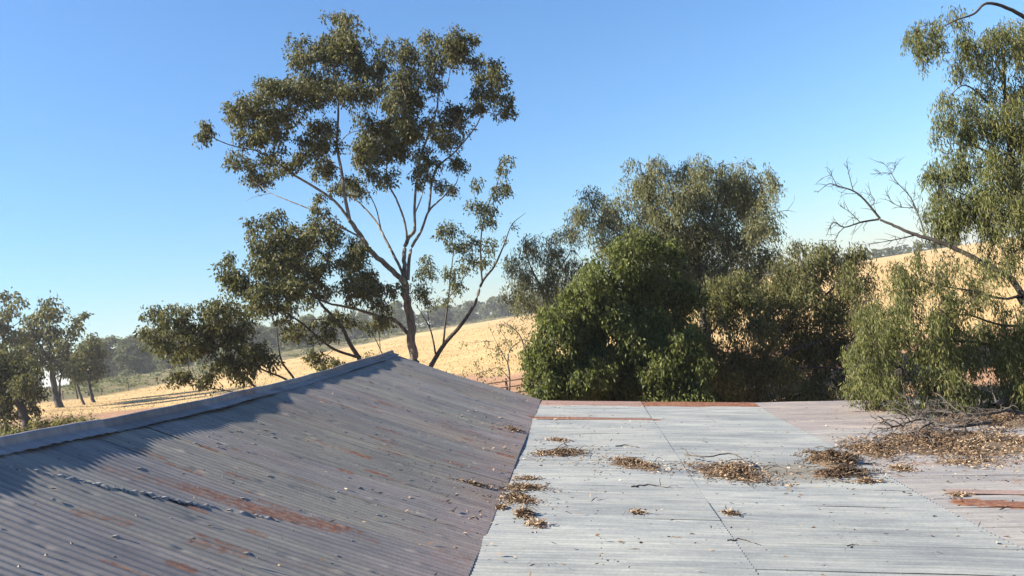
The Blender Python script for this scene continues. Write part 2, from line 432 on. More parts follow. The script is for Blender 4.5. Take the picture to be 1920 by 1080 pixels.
STAIN = on_roof(1480, 886)                    # damp brown stain between two heaps
def sheet(x0, x1, v0, nx, per, kind, tint, lift, name='roof_sheet'):
    """one corrugated sheet; crests run along X, ten and a half corrugations wide in v"""
    nc = 10.75
    nv = int(nc * per) + 1
    X, Vv = np.meshgrid(np.linspace(x0, x1, nx), np.linspace(v0, v0 + nc * PITCHC, nv), indexing='ij')
    u = (X - x0) / (x1 - x0); w = (Vv - v0) / (nc * PITCHC)
    prof = np.cos(2 * math.pi * (Vv - v0) / PITCHC - 1.9)
    z = (slope_z(X, Vv) if kind == 'slope' else slope_back(X, Vv) if kind == 'back' else flat_z(X, Vv)) + (0.0055 if kind == 'slope' else 0.0096) * prof
    z = z + 0.004 + (0.013 if kind == 'slope' else 0.0075) * u + lift[0] * 0.3 * (1 - w) ** 5 + 0.001 * (1 - w)
    if kind == 'slope': z = z - 0.009 * np.cos(2 * math.pi * w) * np.exp(-u * 3.0) * (0.6 + 0.8 * abs(math.sin(v0 * 12.9)))
    if kind == 'slope': z = z + dent_z(X, Vv) + lift[2] * np.maximum(u - .85, 0) / .15 * prof * .4
    if kind == 'flat': z = z + 0.010 * vnoise(X * 1.3 + v0 * 7, Vv * 2.2)
    ii = np.arange(nx - 1)[:, None] * nv; jj = np.arange(nv - 1)[None, :]
    qd = np.stack([ii + jj, ii + nv + jj, ii + nv + jj + 1, ii + jj + 1], -1).reshape(-1, 4)
    o = obj(name, np.stack([X, Vv, z], -1), qd, M['steel'], shed)
    r = rust_at(X, Vv) if kind != 'back' else np.zeros_like(X)
    tv = np.array(tint)[None, :3] * np.ones((X.size, 1))
    if len(tint) > 3: r = np.maximum(r, tint[3])
    # side lap edges weather first
    r = np.maximum(r, 0.16 * np.exp(-((w) / 0.03) ** 2) * (0.5 + vnoise(X * 2 + v0, Vv * 3 + 5)))
    if kind == 'slope':
        low = smooth01((u - 0.72) / 0.28).reshape(-1, 1) * 0.7       # rust-stained foot of the slope
        tv = tv * (1 - low) + np.array([0.240, 0.195, 0.185]) * low
        grime = (np.clip(vnoise(X * .9 + 11, Vv * 1.3 + 4) * 1.6 + vnoise(X * 2.3, Vv * 5.1 + 8) * .7, 0, .75)).reshape(-1, 1)   # brown dust in patches
        tv = tv * (1 - grime * .8) + np.array([0.205, 0.162, 0.125]) * grime * .8
    st = np.exp(-(((X - STAIN[0]) / .62) ** 2 + ((Vv - STAIN[1]) / .55) ** 2) ** 1.5).reshape(-1, 1) * .8 if kind == 'flat' else 0
    tv = tv * (1 - st) + np.array([0.165, 0.145, 0.11]) * st
    dust_shade = (0.27 + 0.55 * vnoise(X * 0.9 + 3 * v0, Vv * 1.7)) * smooth01(-prof * 1.3 - 0.1)      # rib shading painted dark into the troughs, along with dust
    if kind == 'slope': dust_shade = dust_shade * .35
    tv = tv * (1 - np.clip(dust_shade, 0, .6).reshape(-1, 1) * np.array([.95, .95, 1.0]))
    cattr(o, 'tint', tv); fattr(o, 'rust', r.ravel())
    return o

def slope_back(X, v):
    top = ridge_z(v) - 0.070
    return top - 0.50 * (XR - np.asarray(X, float))

NROW = 27
row_v = [V_END - 0.762 * (k + 1) - 0.03 for k in range(NROW)]
r2 = np.random.default_rng(21)
for k, v0 in enumerate(row_v):
    near = v0 > 2.6
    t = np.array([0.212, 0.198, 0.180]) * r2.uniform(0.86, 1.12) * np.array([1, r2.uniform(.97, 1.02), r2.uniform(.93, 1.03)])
    lift = (r2.uniform(0.0, 0.006) + (0.014 if r2.random() < .25 else 0), r2.uniform(-.002, .004), r2.uniform(0, 1) * .02)
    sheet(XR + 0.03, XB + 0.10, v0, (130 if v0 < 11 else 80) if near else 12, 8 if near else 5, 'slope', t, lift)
    sheet(XR - 3.3, XR - 0.03, v0, 6, 5, 'back', t, (0, 0, 0))
    for c in range(5):
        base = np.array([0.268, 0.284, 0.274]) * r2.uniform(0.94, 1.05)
        rustv = 0.0
        if c >= 2: base = np.array([0.265, 0.256, 0.243]) * r2.uniform(0.95, 1.04)
        if c == 2 and k < 5: base = np.array([0.270, 0.243, 0.226]) * r2.uniform(.95, 1.05); rustv = 0.27
        if c == 0 and k == 0: base = np.array([0.28, 0.20, 0.17]); rustv = 0.42
        if c == 1 and k == 0: base = np.array([0.16, 0.08, 0.052]); rustv = 0.80
        if c == 0 and k == 1: base = base * 1.04
        lift = (r2.uniform(0.0, 0.004) + (0.010 if r2.random() < .2 else 0), 0.002, 0)
        near_c = near and not (c >= 3 and v0 < 6)
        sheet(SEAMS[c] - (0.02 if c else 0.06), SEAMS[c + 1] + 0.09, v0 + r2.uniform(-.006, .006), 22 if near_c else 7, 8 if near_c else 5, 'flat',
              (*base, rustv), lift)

# the lifted, rusted sheet edges at the right
def strip(name, p0, p1, width, h, tint, rust):
    a, b = np.array(on_roof(*p0)), np.array(on_roof(*p1))
    s = np.linspace(0, 1, 30)
    line = a + (b - a) * s[:, None]
    V = []
    for dv, dz in ((0, h * .35), (width * .35, h), (width, 0.012)):
        X, v_ = line[:, 0], line[:, 1] + dv
        V.append(np.stack([X, v_, roof_z(X, v_) + 0.012 + dz + .006 * vnoise(X * 3, v_ + X * 0)], -1))
    V = np.stack(V, 1); m_ = 3
    ii = np.arange(29)[:, None] * m_; jj = np.arange(2)[None, :]
    o = obj(name, V, np.stack([ii + jj, ii + m_ + jj, ii + m_ + jj + 1, ii + jj + 1], -1).reshape(-1, 4), M['steel'], shed)
    cattr(o, 'tint', np.tile(tint, (90, 1))); fattr(o, 'rust', np.full(90, rust)); return o
strip('lap_strip', (1815, 951), (1990, 958), 0.22, 0.028, (0.2, 0.11, 0.075), 0.8)
strip('lap_strip', (1778, 929), (1990, 934), 0.20, 0.045, (0.26, 0.19, 0.165), 0.3)
strip('lap_strip', (1006, 788), (1226, 790), 0.16, 0.02, (0.26, 0.165, 0.13), 0.5)

# ridge capping in lengths: rolled top with an apron down each side
cap_v = np.linspace(-2.6, V_END + 0.04, 12)
for k in range(len(cap_v) - 1):
    va, vb = cap_v[k], cap_v[k + 1] + 0.05
    vs = np.linspace(va, vb, 40)
    prof = []
    for ang in np.linspace(-0.25, math.pi + 0.25, 11):
        prof.append((0.040 * math.cos(ang), 0.040 * math.sin(ang) - 0.040))
    right = [(0.048, -0.078), (0.10, -0.096), (0.175, -0.130)]
    left = [(-a, b) for a, b in right]
    prof = right[::-1] + prof + left
    m_ = len(prof); V = np.zeros((len(vs), m_, 3))
    for s_, v_ in enumerate(vs):
        for t_, (a, b) in enumerate(prof):
            sc = 0.006 * math.cos(2 * math.pi * v_ / PITCHC / 1.0) if t_ in (0, m_ - 1) else 0
            jig = 0.034 * float(vnoise(v_ * 1.25 + 5, 3.3)) + 0.010 * float(vnoise(v_ * 4 + k, a * 2 + 3)) + 0.004 * (v_ - va) / (vb - va)
            V[s_, t_] = (XR + a, v_, float(ridge_z(v_)) + b + sc + jig)
    ii = np.arange(len(vs) - 1)[:, None] * m_; jj = np.arange(m_ - 1)[None, :]
    o = obj('ridge_cap', V, np.stack([ii + jj, ii + m_ + jj, ii + m_ + jj + 1, ii + jj + 1], -1).reshape(-1, 4)[:, ::-1], M['steel'], shed)
    cattr(o, 'tint', np.tile(np.array([0.205, 0.195, 0.195]) * rng.uniform(.80, 1.12), (V.size // 3, 1)))
    X_, v2 = V[..., 0].ravel(), V[..., 1].ravel()
    fattr(o, 'rust', 0.30 + 0.50 * vnoise(v2 * 1.7, X_ * 14))

# nails along the purlin lines
nv_, nl_ = [], 0
NV, NQ = [], []
for X0 in [XR + .35, XR + 1.15, XR + 1.95, XR + 2.75, XB + .06, -0.13, 0.98, 2.15, 3.38, 4.5, 5.73]:
    vv = np.arange(3.0, V_END, PITCHC * (2 if X0 > XB else 3)) + rng.normal(0, .004, len(np.arange(3.0, V_END, PITCHC * (2 if X0 > XB else 3))))
    xx = X0 + rng.normal(0, .006, len(vv)); zz = roof_z(xx, vv) + 0.022 + (0.012 if abs(X0 - XB) < .1 else 0)
    for a, b, c in zip(xx, vv, zz):
        if rng.random() < .25: continue
        s = 0.0095
        off = nl_ * 5
        NV.append([(a - s, b - s, c - .01), (a + s, b - s, c - .01), (a + s, b + s, c - .01), (a - s, b + s, c - .01), (a, b, c + .001)])
        NQ += [(off, off + 1, off + 4), (off + 1, off + 2, off + 4), (off + 2, off + 3, off + 4), (off + 3, off, off + 4)]; nl_ += 1
nails = obj('roof_nails', np.array(NV).reshape(-1, 3), np.array(NQ), M['nail'], shed, smooth=False); nails['kind'] = 'stuff'

# crumpled, lifted bits of sheet edge and split nail heads on the steep roof
bp_ = [lapA + (lapB - lapA) * t + rng.normal(0, .014, 2) for t in np.concatenate([np.linspace(0, .62, 46), rng.uniform(.6, 1, 12)])]
sz_ = list(rng.uniform(.012, .026, len(bp_)))
for _ in range(190):
    bp_.append(np.array([rng.uniform(XR + .5, XB - .05), rng.uniform(4.4, 17.5)])); sz_.append(rng.choice([.007, .009, .012, .018]))
for X0 in (XR + .75, XR + 1.55, XR + 2.35):
    for v_ in np.arange(5, 17.5, .19):
        if rng.random() < .22: bp_.append(np.array([X0 + rng.normal(0, .05), v_ + rng.normal(0, .05)])); sz_.append(rng.uniform(.007, .013))
BV, BQ = [], []
for (a, b), z_ in zip(bp_, sz_):
    z0 = float(slope_z(a, b)) + .012; l_, w_, h_ = z_ * rng.uniform(.9, 1.8), z_ * rng.uniform(.7, 1.3), z_ * rng.uniform(.35, .7); t_ = -.5
    o_ = len(BV) * 6
    BV.append([(a - l_, b - w_, z0 + t_ * -l_ * 1), (a - l_, b + w_, z0 + t_ * -l_), (a, b - w_ * .8, z0 + h_), (a + .2 * l_, b + w_ * .8, z0 + h_ * .8), (a + l_ * .6, b - w_, z0 + t_ * l_ * .6 - .004), (a + l_ * .6, b + w_, z0 + t_ * l_ * .6 - .004)])
    BQ += [(o_, o_ + 2, o_ + 3, o_ + 1), (o_ + 2, o_ + 4, o_ + 5, o_ + 3)]
burr = obj('crumpled_edges', np.array(BV).reshape(-1, 3), np.array(BQ), M['steel'], shed, smooth=False); burr['kind'] = 'stuff'
cattr(burr, 'tint', np.tile((0.235, 0.225, 0.22), (len(BV) * 6, 1))); fattr(burr, 'rust', np.zeros(len(BV) * 6))

# walls under the roof
def box_vf(x0, x1, y0, y1, z0, z1):
    v = np.array([(x, y, z) for z in (z0, z1) for y in (y0, y1) for x in (x0, x1)], float)
    f = np.array([(0, 1, 3, 2), (4, 6, 7, 5), (0, 4, 5, 1), (2, 3, 7, 6), (0, 2, 6, 4), (1, 5, 7, 3)])
    return v, f
def poly_wall(name, y0, y1, outline):
    k = len(outline)
    v = np.array([(x, y0, z) for x, z in outline] + [(x, y1, z) for x, z in outline], float)
    side = np.array([(a, (a + 1) % k, (a + 1) % k + k, a + k) for a in range(k)])
    me_faces = [side]
    tri = []
    for a in range(1, k - 1): tri += [(0, a + 1, a), (k, k + a, k + a + 1)]
    me_faces.append(np.array(tri))
    return obj(name, v, me_faces, M['wall'], shed, smooth=False)
prof_w = [(XR - 3.0, 0.0), (10.0, 0.0), (10.0, 2.25), (XB, 3.95), (XR, 5.42), (XR - 3.0, 3.95)]
poly_wall('wall', V_END - 0.45, V_END - 0.33, prof_w)
poly_wall('wall', -2.3, -2.18, prof_w)
v, f = box_vf(XR - 3.12, XR - 3.0, -2.3, V_END - .33, 0, 3.9); obj('wall', v, f, M['wall'], shed, smooth=False)
v, f = box_vf(10.0, 10.12, -2.3, V_END - .33, 0, 2.2); obj('wall', v, f, M['wall'], shed, smooth=False)

# ------------------------------------------------------------------ leaf litter and sticks on the roof
def put(X, v, dz=0.0):
    return np.stack([X, v, roof_z(X, v) + 0.014 + dz], -1)

def litter_heap(px, py, wpx, hm, depth_m, n, label, dark=0.0, fine=1.0, twigs=6, seed=0):
    depth_m *= 2.0; hm *= 0.95; n = int(n * 2.6); dark -= .02
    r = np.random.default_rng(100 + seed)
    cx, cv = on_roof(px, py); dist = math.hypot(cx, cv)
    rx = wpx / 2 * dist / F
    root = empty('leaf_heap', (cx, cv, float(roof_z(cx, cv))), label, 'leaf heap', 'leaf heaps on the roof')
    # mulch core
    nu, nw = 22, 14
    A, B = np.meshgrid(np.linspace(0, 2 * math.pi, nu, endpoint=False), np.linspace(0, 1, nw), indexing='ij')
    lobes = 1 + 0.30 * np.sin(2 * A + seed) + 0.18 * np.sin(5 * A + 2 * seed)
    hx = cx + rx * 0.78 * B * lobes * np.cos(A); hv = cv + depth_m * 0.78 * B * lobes * np.sin(A)
    bump = hm * (1 - B ** 1.6) * (0.75 + 0.9 * vnoise(hx * 7 + seed, hv * 7))
    core = put(hx, hv, bump - 0.012)
    ii, jj = np.meshgrid(np.arange(nu), np.arange(nw - 1), indexing='ij'); kk = (ii + 1) % nu
    obj('mulch', core, np.stack([ii * nw + jj, ii * nw + jj + 1, kk * nw + jj + 1, kk * nw + jj], -1).reshape(-1, 4), M['mulch'], root)
    a = r.uniform(0, 2 * math.pi, n); b = np.abs(r.normal(0, 0.46, n)); b = np.where(r.random(n) < .12, b * 2.6, b)
    lob = 1 + 0.30 * np.sin(2 * a + seed) + 0.18 * np.sin(5 * a + 2 * seed)
    x = cx + rx * b * lob * np.cos(a); v_ = cv + depth_m * b * lob * np.sin(a)
    dz = hm * np.clip(1 - b ** 1.6, 0, 1) * (0.75 + 0.9 * vnoise(x * 7 + seed, v_ * 7)) + r.uniform(0, .018, n)
    x = x + rx * .35 * vnoise(x * 2.1 + seed, v_ * 6.0); v_ = v_ + depth_m * .9 * vnoise(x * 2.6 + 9, v_ * 1.5 + seed)
    ok = vnoise(x * 5 + seed, v_ * 11) + 0.55 * np.clip(1.1 - b, -1, 1) > -.12
    x, v_, dz, a, b = x[ok], v_[ok], dz[ok], a[ok], b[ok]; n = len(x)
    p = put(x, v_, dz)
    d = unit(np.stack([r.normal(0, 1, n), r.normal(0, .7, n), r.normal(0, .35, n)], -1))
    V, Q = leaf_quads(p, d, r.uniform(.03, .07, n) * fine, r.uniform(.009, .018, n) * fine, r)
    lv = obj('leaves', V, Q, M['litter'], root, smooth=False)
    fattr(lv, 'var', np.clip(r.beta(1.7, 1.6, n) - dark * (1 - 0.6 * b), 0, 1), 'FACE'); lv['kind'] = 'stuff'
    if twigs:
        ls = []
        for _ in range(twigs):
            a0 = r.uniform(0, 6.28); b0 = r.uniform(0, .8); l = r.uniform(.12, .34)
            x0, y0 = cx + rx * b0 * math.cos(a0), cv + depth_m * b0 * math.sin(a0)
            ang = r.normal(0, .5); s = np.linspace(0, 1, 6)
            xs = x0 + l * s * math.cos(ang); ys = y0 + l * s * math.sin(ang) + .03 * np.sin(s * 4 + a0)
            h0 = hm * max(0, 1 - b0 ** 1.6)
            ls.append((put(xs, ys, h0 * .9 + r.uniform(.0, .05) + .05 * np.sin(s * 3) * r.random()), np.linspace(.006, .002, 6)))
        V, Q = tubes(ls, 4); obj('twigs', V, Q, M['dead'], root)['kind'] = 'stuff'
    return root

H = litter_heap
H(1048, 851, 120, .05, .26, 620, 'thin straggle of dry leaves and sticks left of the nearer round heap', .05, .9, 8, 1)
H(1050, 828, 55, .02, .12, 170, 'small brown scatter of leaves just behind the stick-strewn straggle', 0, .9, 0, 2)
H(1192, 876, 112, .05, .21, 900, 'flat oval heap of brown leaves left of the middle seam', .02, 1, 5, 3)
H(1372, 889, 178, .06, .26, 1500, 'long low heap of leaves with a forked stick right of the middle seam', .06, 1, 10, 4)
H(1560, 868, 120, .20, .24, 2000, 'tallest dark mound of leaf litter beside the big drift', .36, 1, 8, 5)
H(1580, 892, 140, .10, .12, 1100, 'very dark leaf tongue at the foot of the tallest leaf mound', .48, .9, 6, 6)
H(1625, 906, 56, .02, .07, 220, 'small pale tail of leaves in front of the very dark leaf tongue', -.05, .9, 0, 7)
H(983, 917, 92, .025, .13, 420, 'upper band of pale leaves spilling over the break line', 0, .95, 2, 8)
H(972, 938, 80, .03, .14, 420, 'middle band of leaves beside the break line', .02, .95, 2, 9)
H(983, 968, 46, .03, .10, 300, 'round knot of brown leaves below the two bands by the break line', .05, .95, 2, 10)
H(1008, 985, 60, .012, .09, 130, 'loose pale leaves just right of the nearest knot by the break line', -.1, .9, 0, 11)
H(940, 955, 32, .015, .05, 90, 'tiny leaf cluster touching the edge of the steep roof', .05, .9, 0, 12)
H(985, 900, 60, .012, .07, 110, 'thin line of dry leaves above the bands by the break line', .0, .9, 0, 13)
H(890, 912, 70, .012, .06, 120, 'thin trail of leaves on the foot of the steep roof', .05, .9, 0, 14)
H(960, 808, 50, .012, .2, 170, 'reddish leaf scatter on the steep roof near the far end', .05, .9, 0, 15)
H(1372, 966, 36, .012, .05, 90, 'small curled leaf cluster alone in front of the long low heap', .0, 1, 0, 16)
H(1195, 967, 40, .01, .04, 60, 'few dry leaves lying left of the middle seam in front', .0, 1, 0, 17)
H(1640, 845, 130, .06, .34, 1300, 'left end of the big leaf drift reaching the third seam', .15, 1, 10, 18)
H(1760, 830, 230, .10, .70, 5600, 'middle of the big leaf drift under the fallen branches', .16, 1, 26, 19)
H(1880, 838, 230, .09, .75, 5600, 'right end of the big pale leaf drift at the frame edge', -.12, 1, 20, 20)
H(1870, 790, 200, .08, .8, 4200, 'far dark part of the big leaf drift below the hanging foliage', .12, 1, 24, 21)
H(1660, 768, 90, .03, .35, 500, 'reddish litter caught behind the fallen branch at the far edge', .05, 1, 6, 22)
H(1690, 882, 60, .012, .1, 200, 'small orange leaf tail below the left end of the drift', -.02, 1, 0, 23)
H(1800, 868, 120, .012, .12, 300, 'pale leaf streak on rusty sheet in front of the drift', -.15, 1, 2, 24)
H(1798, 932, 40, .015, .05, 110, 'few tan leaves under the lifted rusty sheet edge', -.05, 1, 0, 25)

# single leaves scattered on the sheets
n = 2300
sx = np.concatenate([rng.uniform(-2.3, -1.25, 500) ** 1, rng.normal(-0.6, .75, 900), rng.uniform(-4, 7.5, 1000), rng.normal(3.0, 1.4, 400)])
sv = np.concatenate([6 + 11.5 * rng.random(500), 4.5 + 13 * rng.random(900), 4.5 + 13 * rng.random(1000), rng.normal(9.5, 1.7, 400)])
n1 = 1500                                     # loose drift along the line of heaps and over the foot of the slope
tt = rng.random(n1); lx = -1.0 + 6.2 * tt; lv = np.interp(lx, [-1.0, 0.2, 1.6, 3.0, 5.2], [12.0, 11.3, 10.6, 10.6, 11.8]) + rng.normal(0, .55, n1)
sx = np.concatenate([sx, lx]); sv = np.concatenate([sv, lv])
clus = vnoise(sx * 1.6, sv * 4.0) + rng.normal(0, .18, len(sx)) > -0.02
sx, sv = sx[clus & (sv < 17.8)], sv[clus & (sv < 17.8)]; n = len(sx)
d = unit(np.stack([rng.normal(0, 1, n), rng.normal(0, .35, n), rng.normal(0, .22, n)], -1))
v, q = leaf_quads(put(sx, sv, rng.uniform(0, .012, n)), d, np.clip(.042 * np.exp(rng.normal(0, .45, n)), .012, .12), np.clip(.012 * np.exp(rng.normal(0, .35, n)), .005, .028), rng)
sl = obj('scattered_leaves', v, q, M['litter'], smooth=False); fattr(sl, 'var', rng.random(n), 'FACE')
tag(sl, 'single dry leaves scattered over the roof sheets', 'leaves', kind='stuff')

def stick(name, pts, r0, r1, label, h=0.03, forks=(), mat='dead', arch=0.0, cat='stick'):
    w = np.array([on_roof(*p) for p in pts]); s = np.linspace(0, 1, len(w))
    p3 = put(w[:, 0], w[:, 1], h + arch * np.sin(s * math.pi))
    line = spline(p3, 4, .004); ls = [(line, np.linspace(r0, r1, len(line)))]
    for (k, dx, dy, dz) in forks:
        a = line[int(k * (len(line) - 1))]; e = a + np.array([dx, dy, dz])
        f_ = spline([a, (a + e) / 2 + np.array([0, .02, .02]), e], 4, .004)
        ls.append((f_, np.linspace(r0 * .6, r1 * .7, len(f_))))
    V, Q = tubes(ls, 5)
    o = obj(name, V, Q, M[mat], loc=line[0]); tag(o, label, cat, 'sticks on the roof'); return o

stick('stick', [(1185, 917), (1215, 913), (1262, 919)], .009, .004, 'thin dark stick left of the middle seam in front of the leaf heaps', .012, [(.85, .02, 0, .09)])
stick('stick', [(1060, 848), (1085, 850), (1112, 853)], .013, .005, 'stick lying on the straggle of leaves at left', .04, [(.2, -.06, .02, .14)])
stick('stick', [(1155, 840), (1175, 838), (1200, 842)], .012, .004, 'short stick alone behind the oval leaf heap', .012)
stick('stick', [(1285, 862), (1330, 872), (1372, 868), (1402, 884), (1412, 900)], .011, .006, 'bent forked stick arching over the long low leaf heap', .06, [(.1, -.1, .15, .09), (.7, -.25, -.02, .01)], arch=.05)
stick('stick', [(1620, 872), (1650, 876), (1668, 880)], .008, .004, 'slim stick between tallest mound and the drift', .015)
stick('stick', [(1365, 1019), (1392, 1017), (1420, 1024)], .007, .003, 'thin twig across the middle seam near the bottom edge', .01)
stick('stick', [(1590, 1029), (1600, 1026), (1612, 1028)], .006, .003, 'tiny twig near the bottom of the shallow roof', .01)

def fallen_branch(label, pts, r0, r1, n_side, seed, h=.07, spread=.5):
    r = np.random.default_rng(seed)
    w = np.array([on_roof(*p) for p in pts])
    p3 = put(w[:, 0], w[:, 1], h + r.uniform(0, .08, len(w)))
    line = spline(p3, 6, .008); ls = [(line, np.linspace(r0, r1, len(line)))]
    for _ in range(n_side):
        k = r.integers(1, len(line) - 2); a = line[k]; t = line[k + 1] - line[k]
        dirv = unit(unit(t) * r.uniform(.3, 1) + r.normal(0, 1, 3) * np.array([.5, .7, .35]) + np.array([0, 0, .2])); l = r.uniform(.25, 1) * spread
        e = a + dirv * l; e[2] = max(e[2], float(roof_z(e[0], e[1])) + .03)
        f_ = spline([a, (a + e) / 2 + r.normal(0, .05, 3), e], 4, .008)
        rr = np.linspace(r0 * .42, .003, len(f_)); ls.append((f_, rr))
        for _ in range(2):
            kk = r.integers(2, len(f_) - 1); g = f_[kk] + unit(dirv + r.normal(0, .7, 3)) * l * .45
            g[2] = max(g[2], float(roof_z(g[0], g[1])) + .02)
            ls.append((np.array([f_[kk], (f_[kk] + g) / 2 + r.normal(0, .02, 3), g]), np.array([.006, .005, .002])))
    V, Q = tubes(ls, 5)
    o = obj('fallen_branch', V, Q, M['dead'], loc=line[0]); tag(o, label, 'branch', 'fallen branches on the roof'); return o
fallen_branch('dark forked dead branch lying along the far roof edge', [(1800, 752), (1720, 752), (1660, 750), (1610, 757), (1562, 765)], .035, .006, 26, 1, .10, .9)
fallen_branch('dead branch lying across the middle of the leaf drift', [(1900, 790), (1830, 800), (1760, 797), (1700, 800)], .03, .008, 32, 2, .16, .8)
fallen_branch('low dark branch pressed into the front of the leaf drift', [(1860, 812), (1790, 822), (1735, 812), (1690, 824), (1650, 824)], .028, .006, 34, 3, .15, .7)
fallen_branch('thick branch leaning up at the right frame edge', [(1870, 790), (1898, 770), (1920, 752), (1950, 740)], .04, .05, 6, 4, .2, .6)
fallen_branch('thin twiggy branch near the left tip of the drift', [(1760, 812), (1730, 830), (1725, 845)], .02, .006, 8, 5, .12, .4)

# ------------------------------------------------------------------ trees
def foliage(clumps3, r, dens, L, W, strand, nleaf, hang=1.0, twig_r=0.004, spread=0.06):
    """clumps3: list of (centre, (rx, ry, rz)) -> leaf arrays and twig lines"""
    PV, DV, twigs = [], [], []
    right, fwd = RGT, FH
    for c, (rx, ry, rz), k in clumps3:
        ns = max(4, int(dens * k * (rx * ry * rz) ** (2 / 3) * 34))
        g = unit(r.normal(size=(ns, 3))) * (r.random((ns, 1)) ** 0.42)
        # lumpy inside: pull strands towards a few sub-centres
        sub = unit(r.normal(size=(5, 3))) * r.uniform(.3, .85, (5, 1))
        pick = r.integers(0, 5, ns); g = (g * 0.62 + sub[pick] * 0.5) * 1.12
        p0 = c + g[:, :1] * rx * right + g[:, 1:2] * rz * fwd + np.stack([0 * g[:, 2], 0 * g[:, 2], g[:, 2] * ry], -1)
        out = unit(p0 - c) * 0.45
        sl = strand * r.uniform(.5, 1.3, ns)
        end = p0 + sl[:, None] * unit(out + np.array([0, 0, -hang]) + r.normal(0, .22, (ns, 3)))
        for a in range(0, ns, 6):
            twigs.append((np.array([c + (p0[a] - c) * .25, p0[a] + np.array([0, 0, .02]), end[a]]), np.array([twig_r * 1.5, twig_r, twig_r * .5])))
        s = r.random((ns, nleaf))
        pp = p0[:, None, :] + (end - p0)[:, None, :] * s[..., None] + r.normal(0, spread, (ns, nleaf, 3))
        dd = unit((end - p0)[:, None, :] / sl[:, None, None] * 0.8 + r.normal(0, .55, (ns, nleaf, 3)) + np.array([0, 0, -.35 * hang]))
        PV.append(pp.reshape(-1, 3)); DV.append(dd.reshape(-1, 3))
    p, d = np.concatenate(PV), np.concatenate(DV); n = len(p)
    V, Q = leaf_quads(p, d, L * r.uniform(.6, 1.25, n), W * r.uniform(.7, 1.25, n), r)
    return V, Q, n, twigs

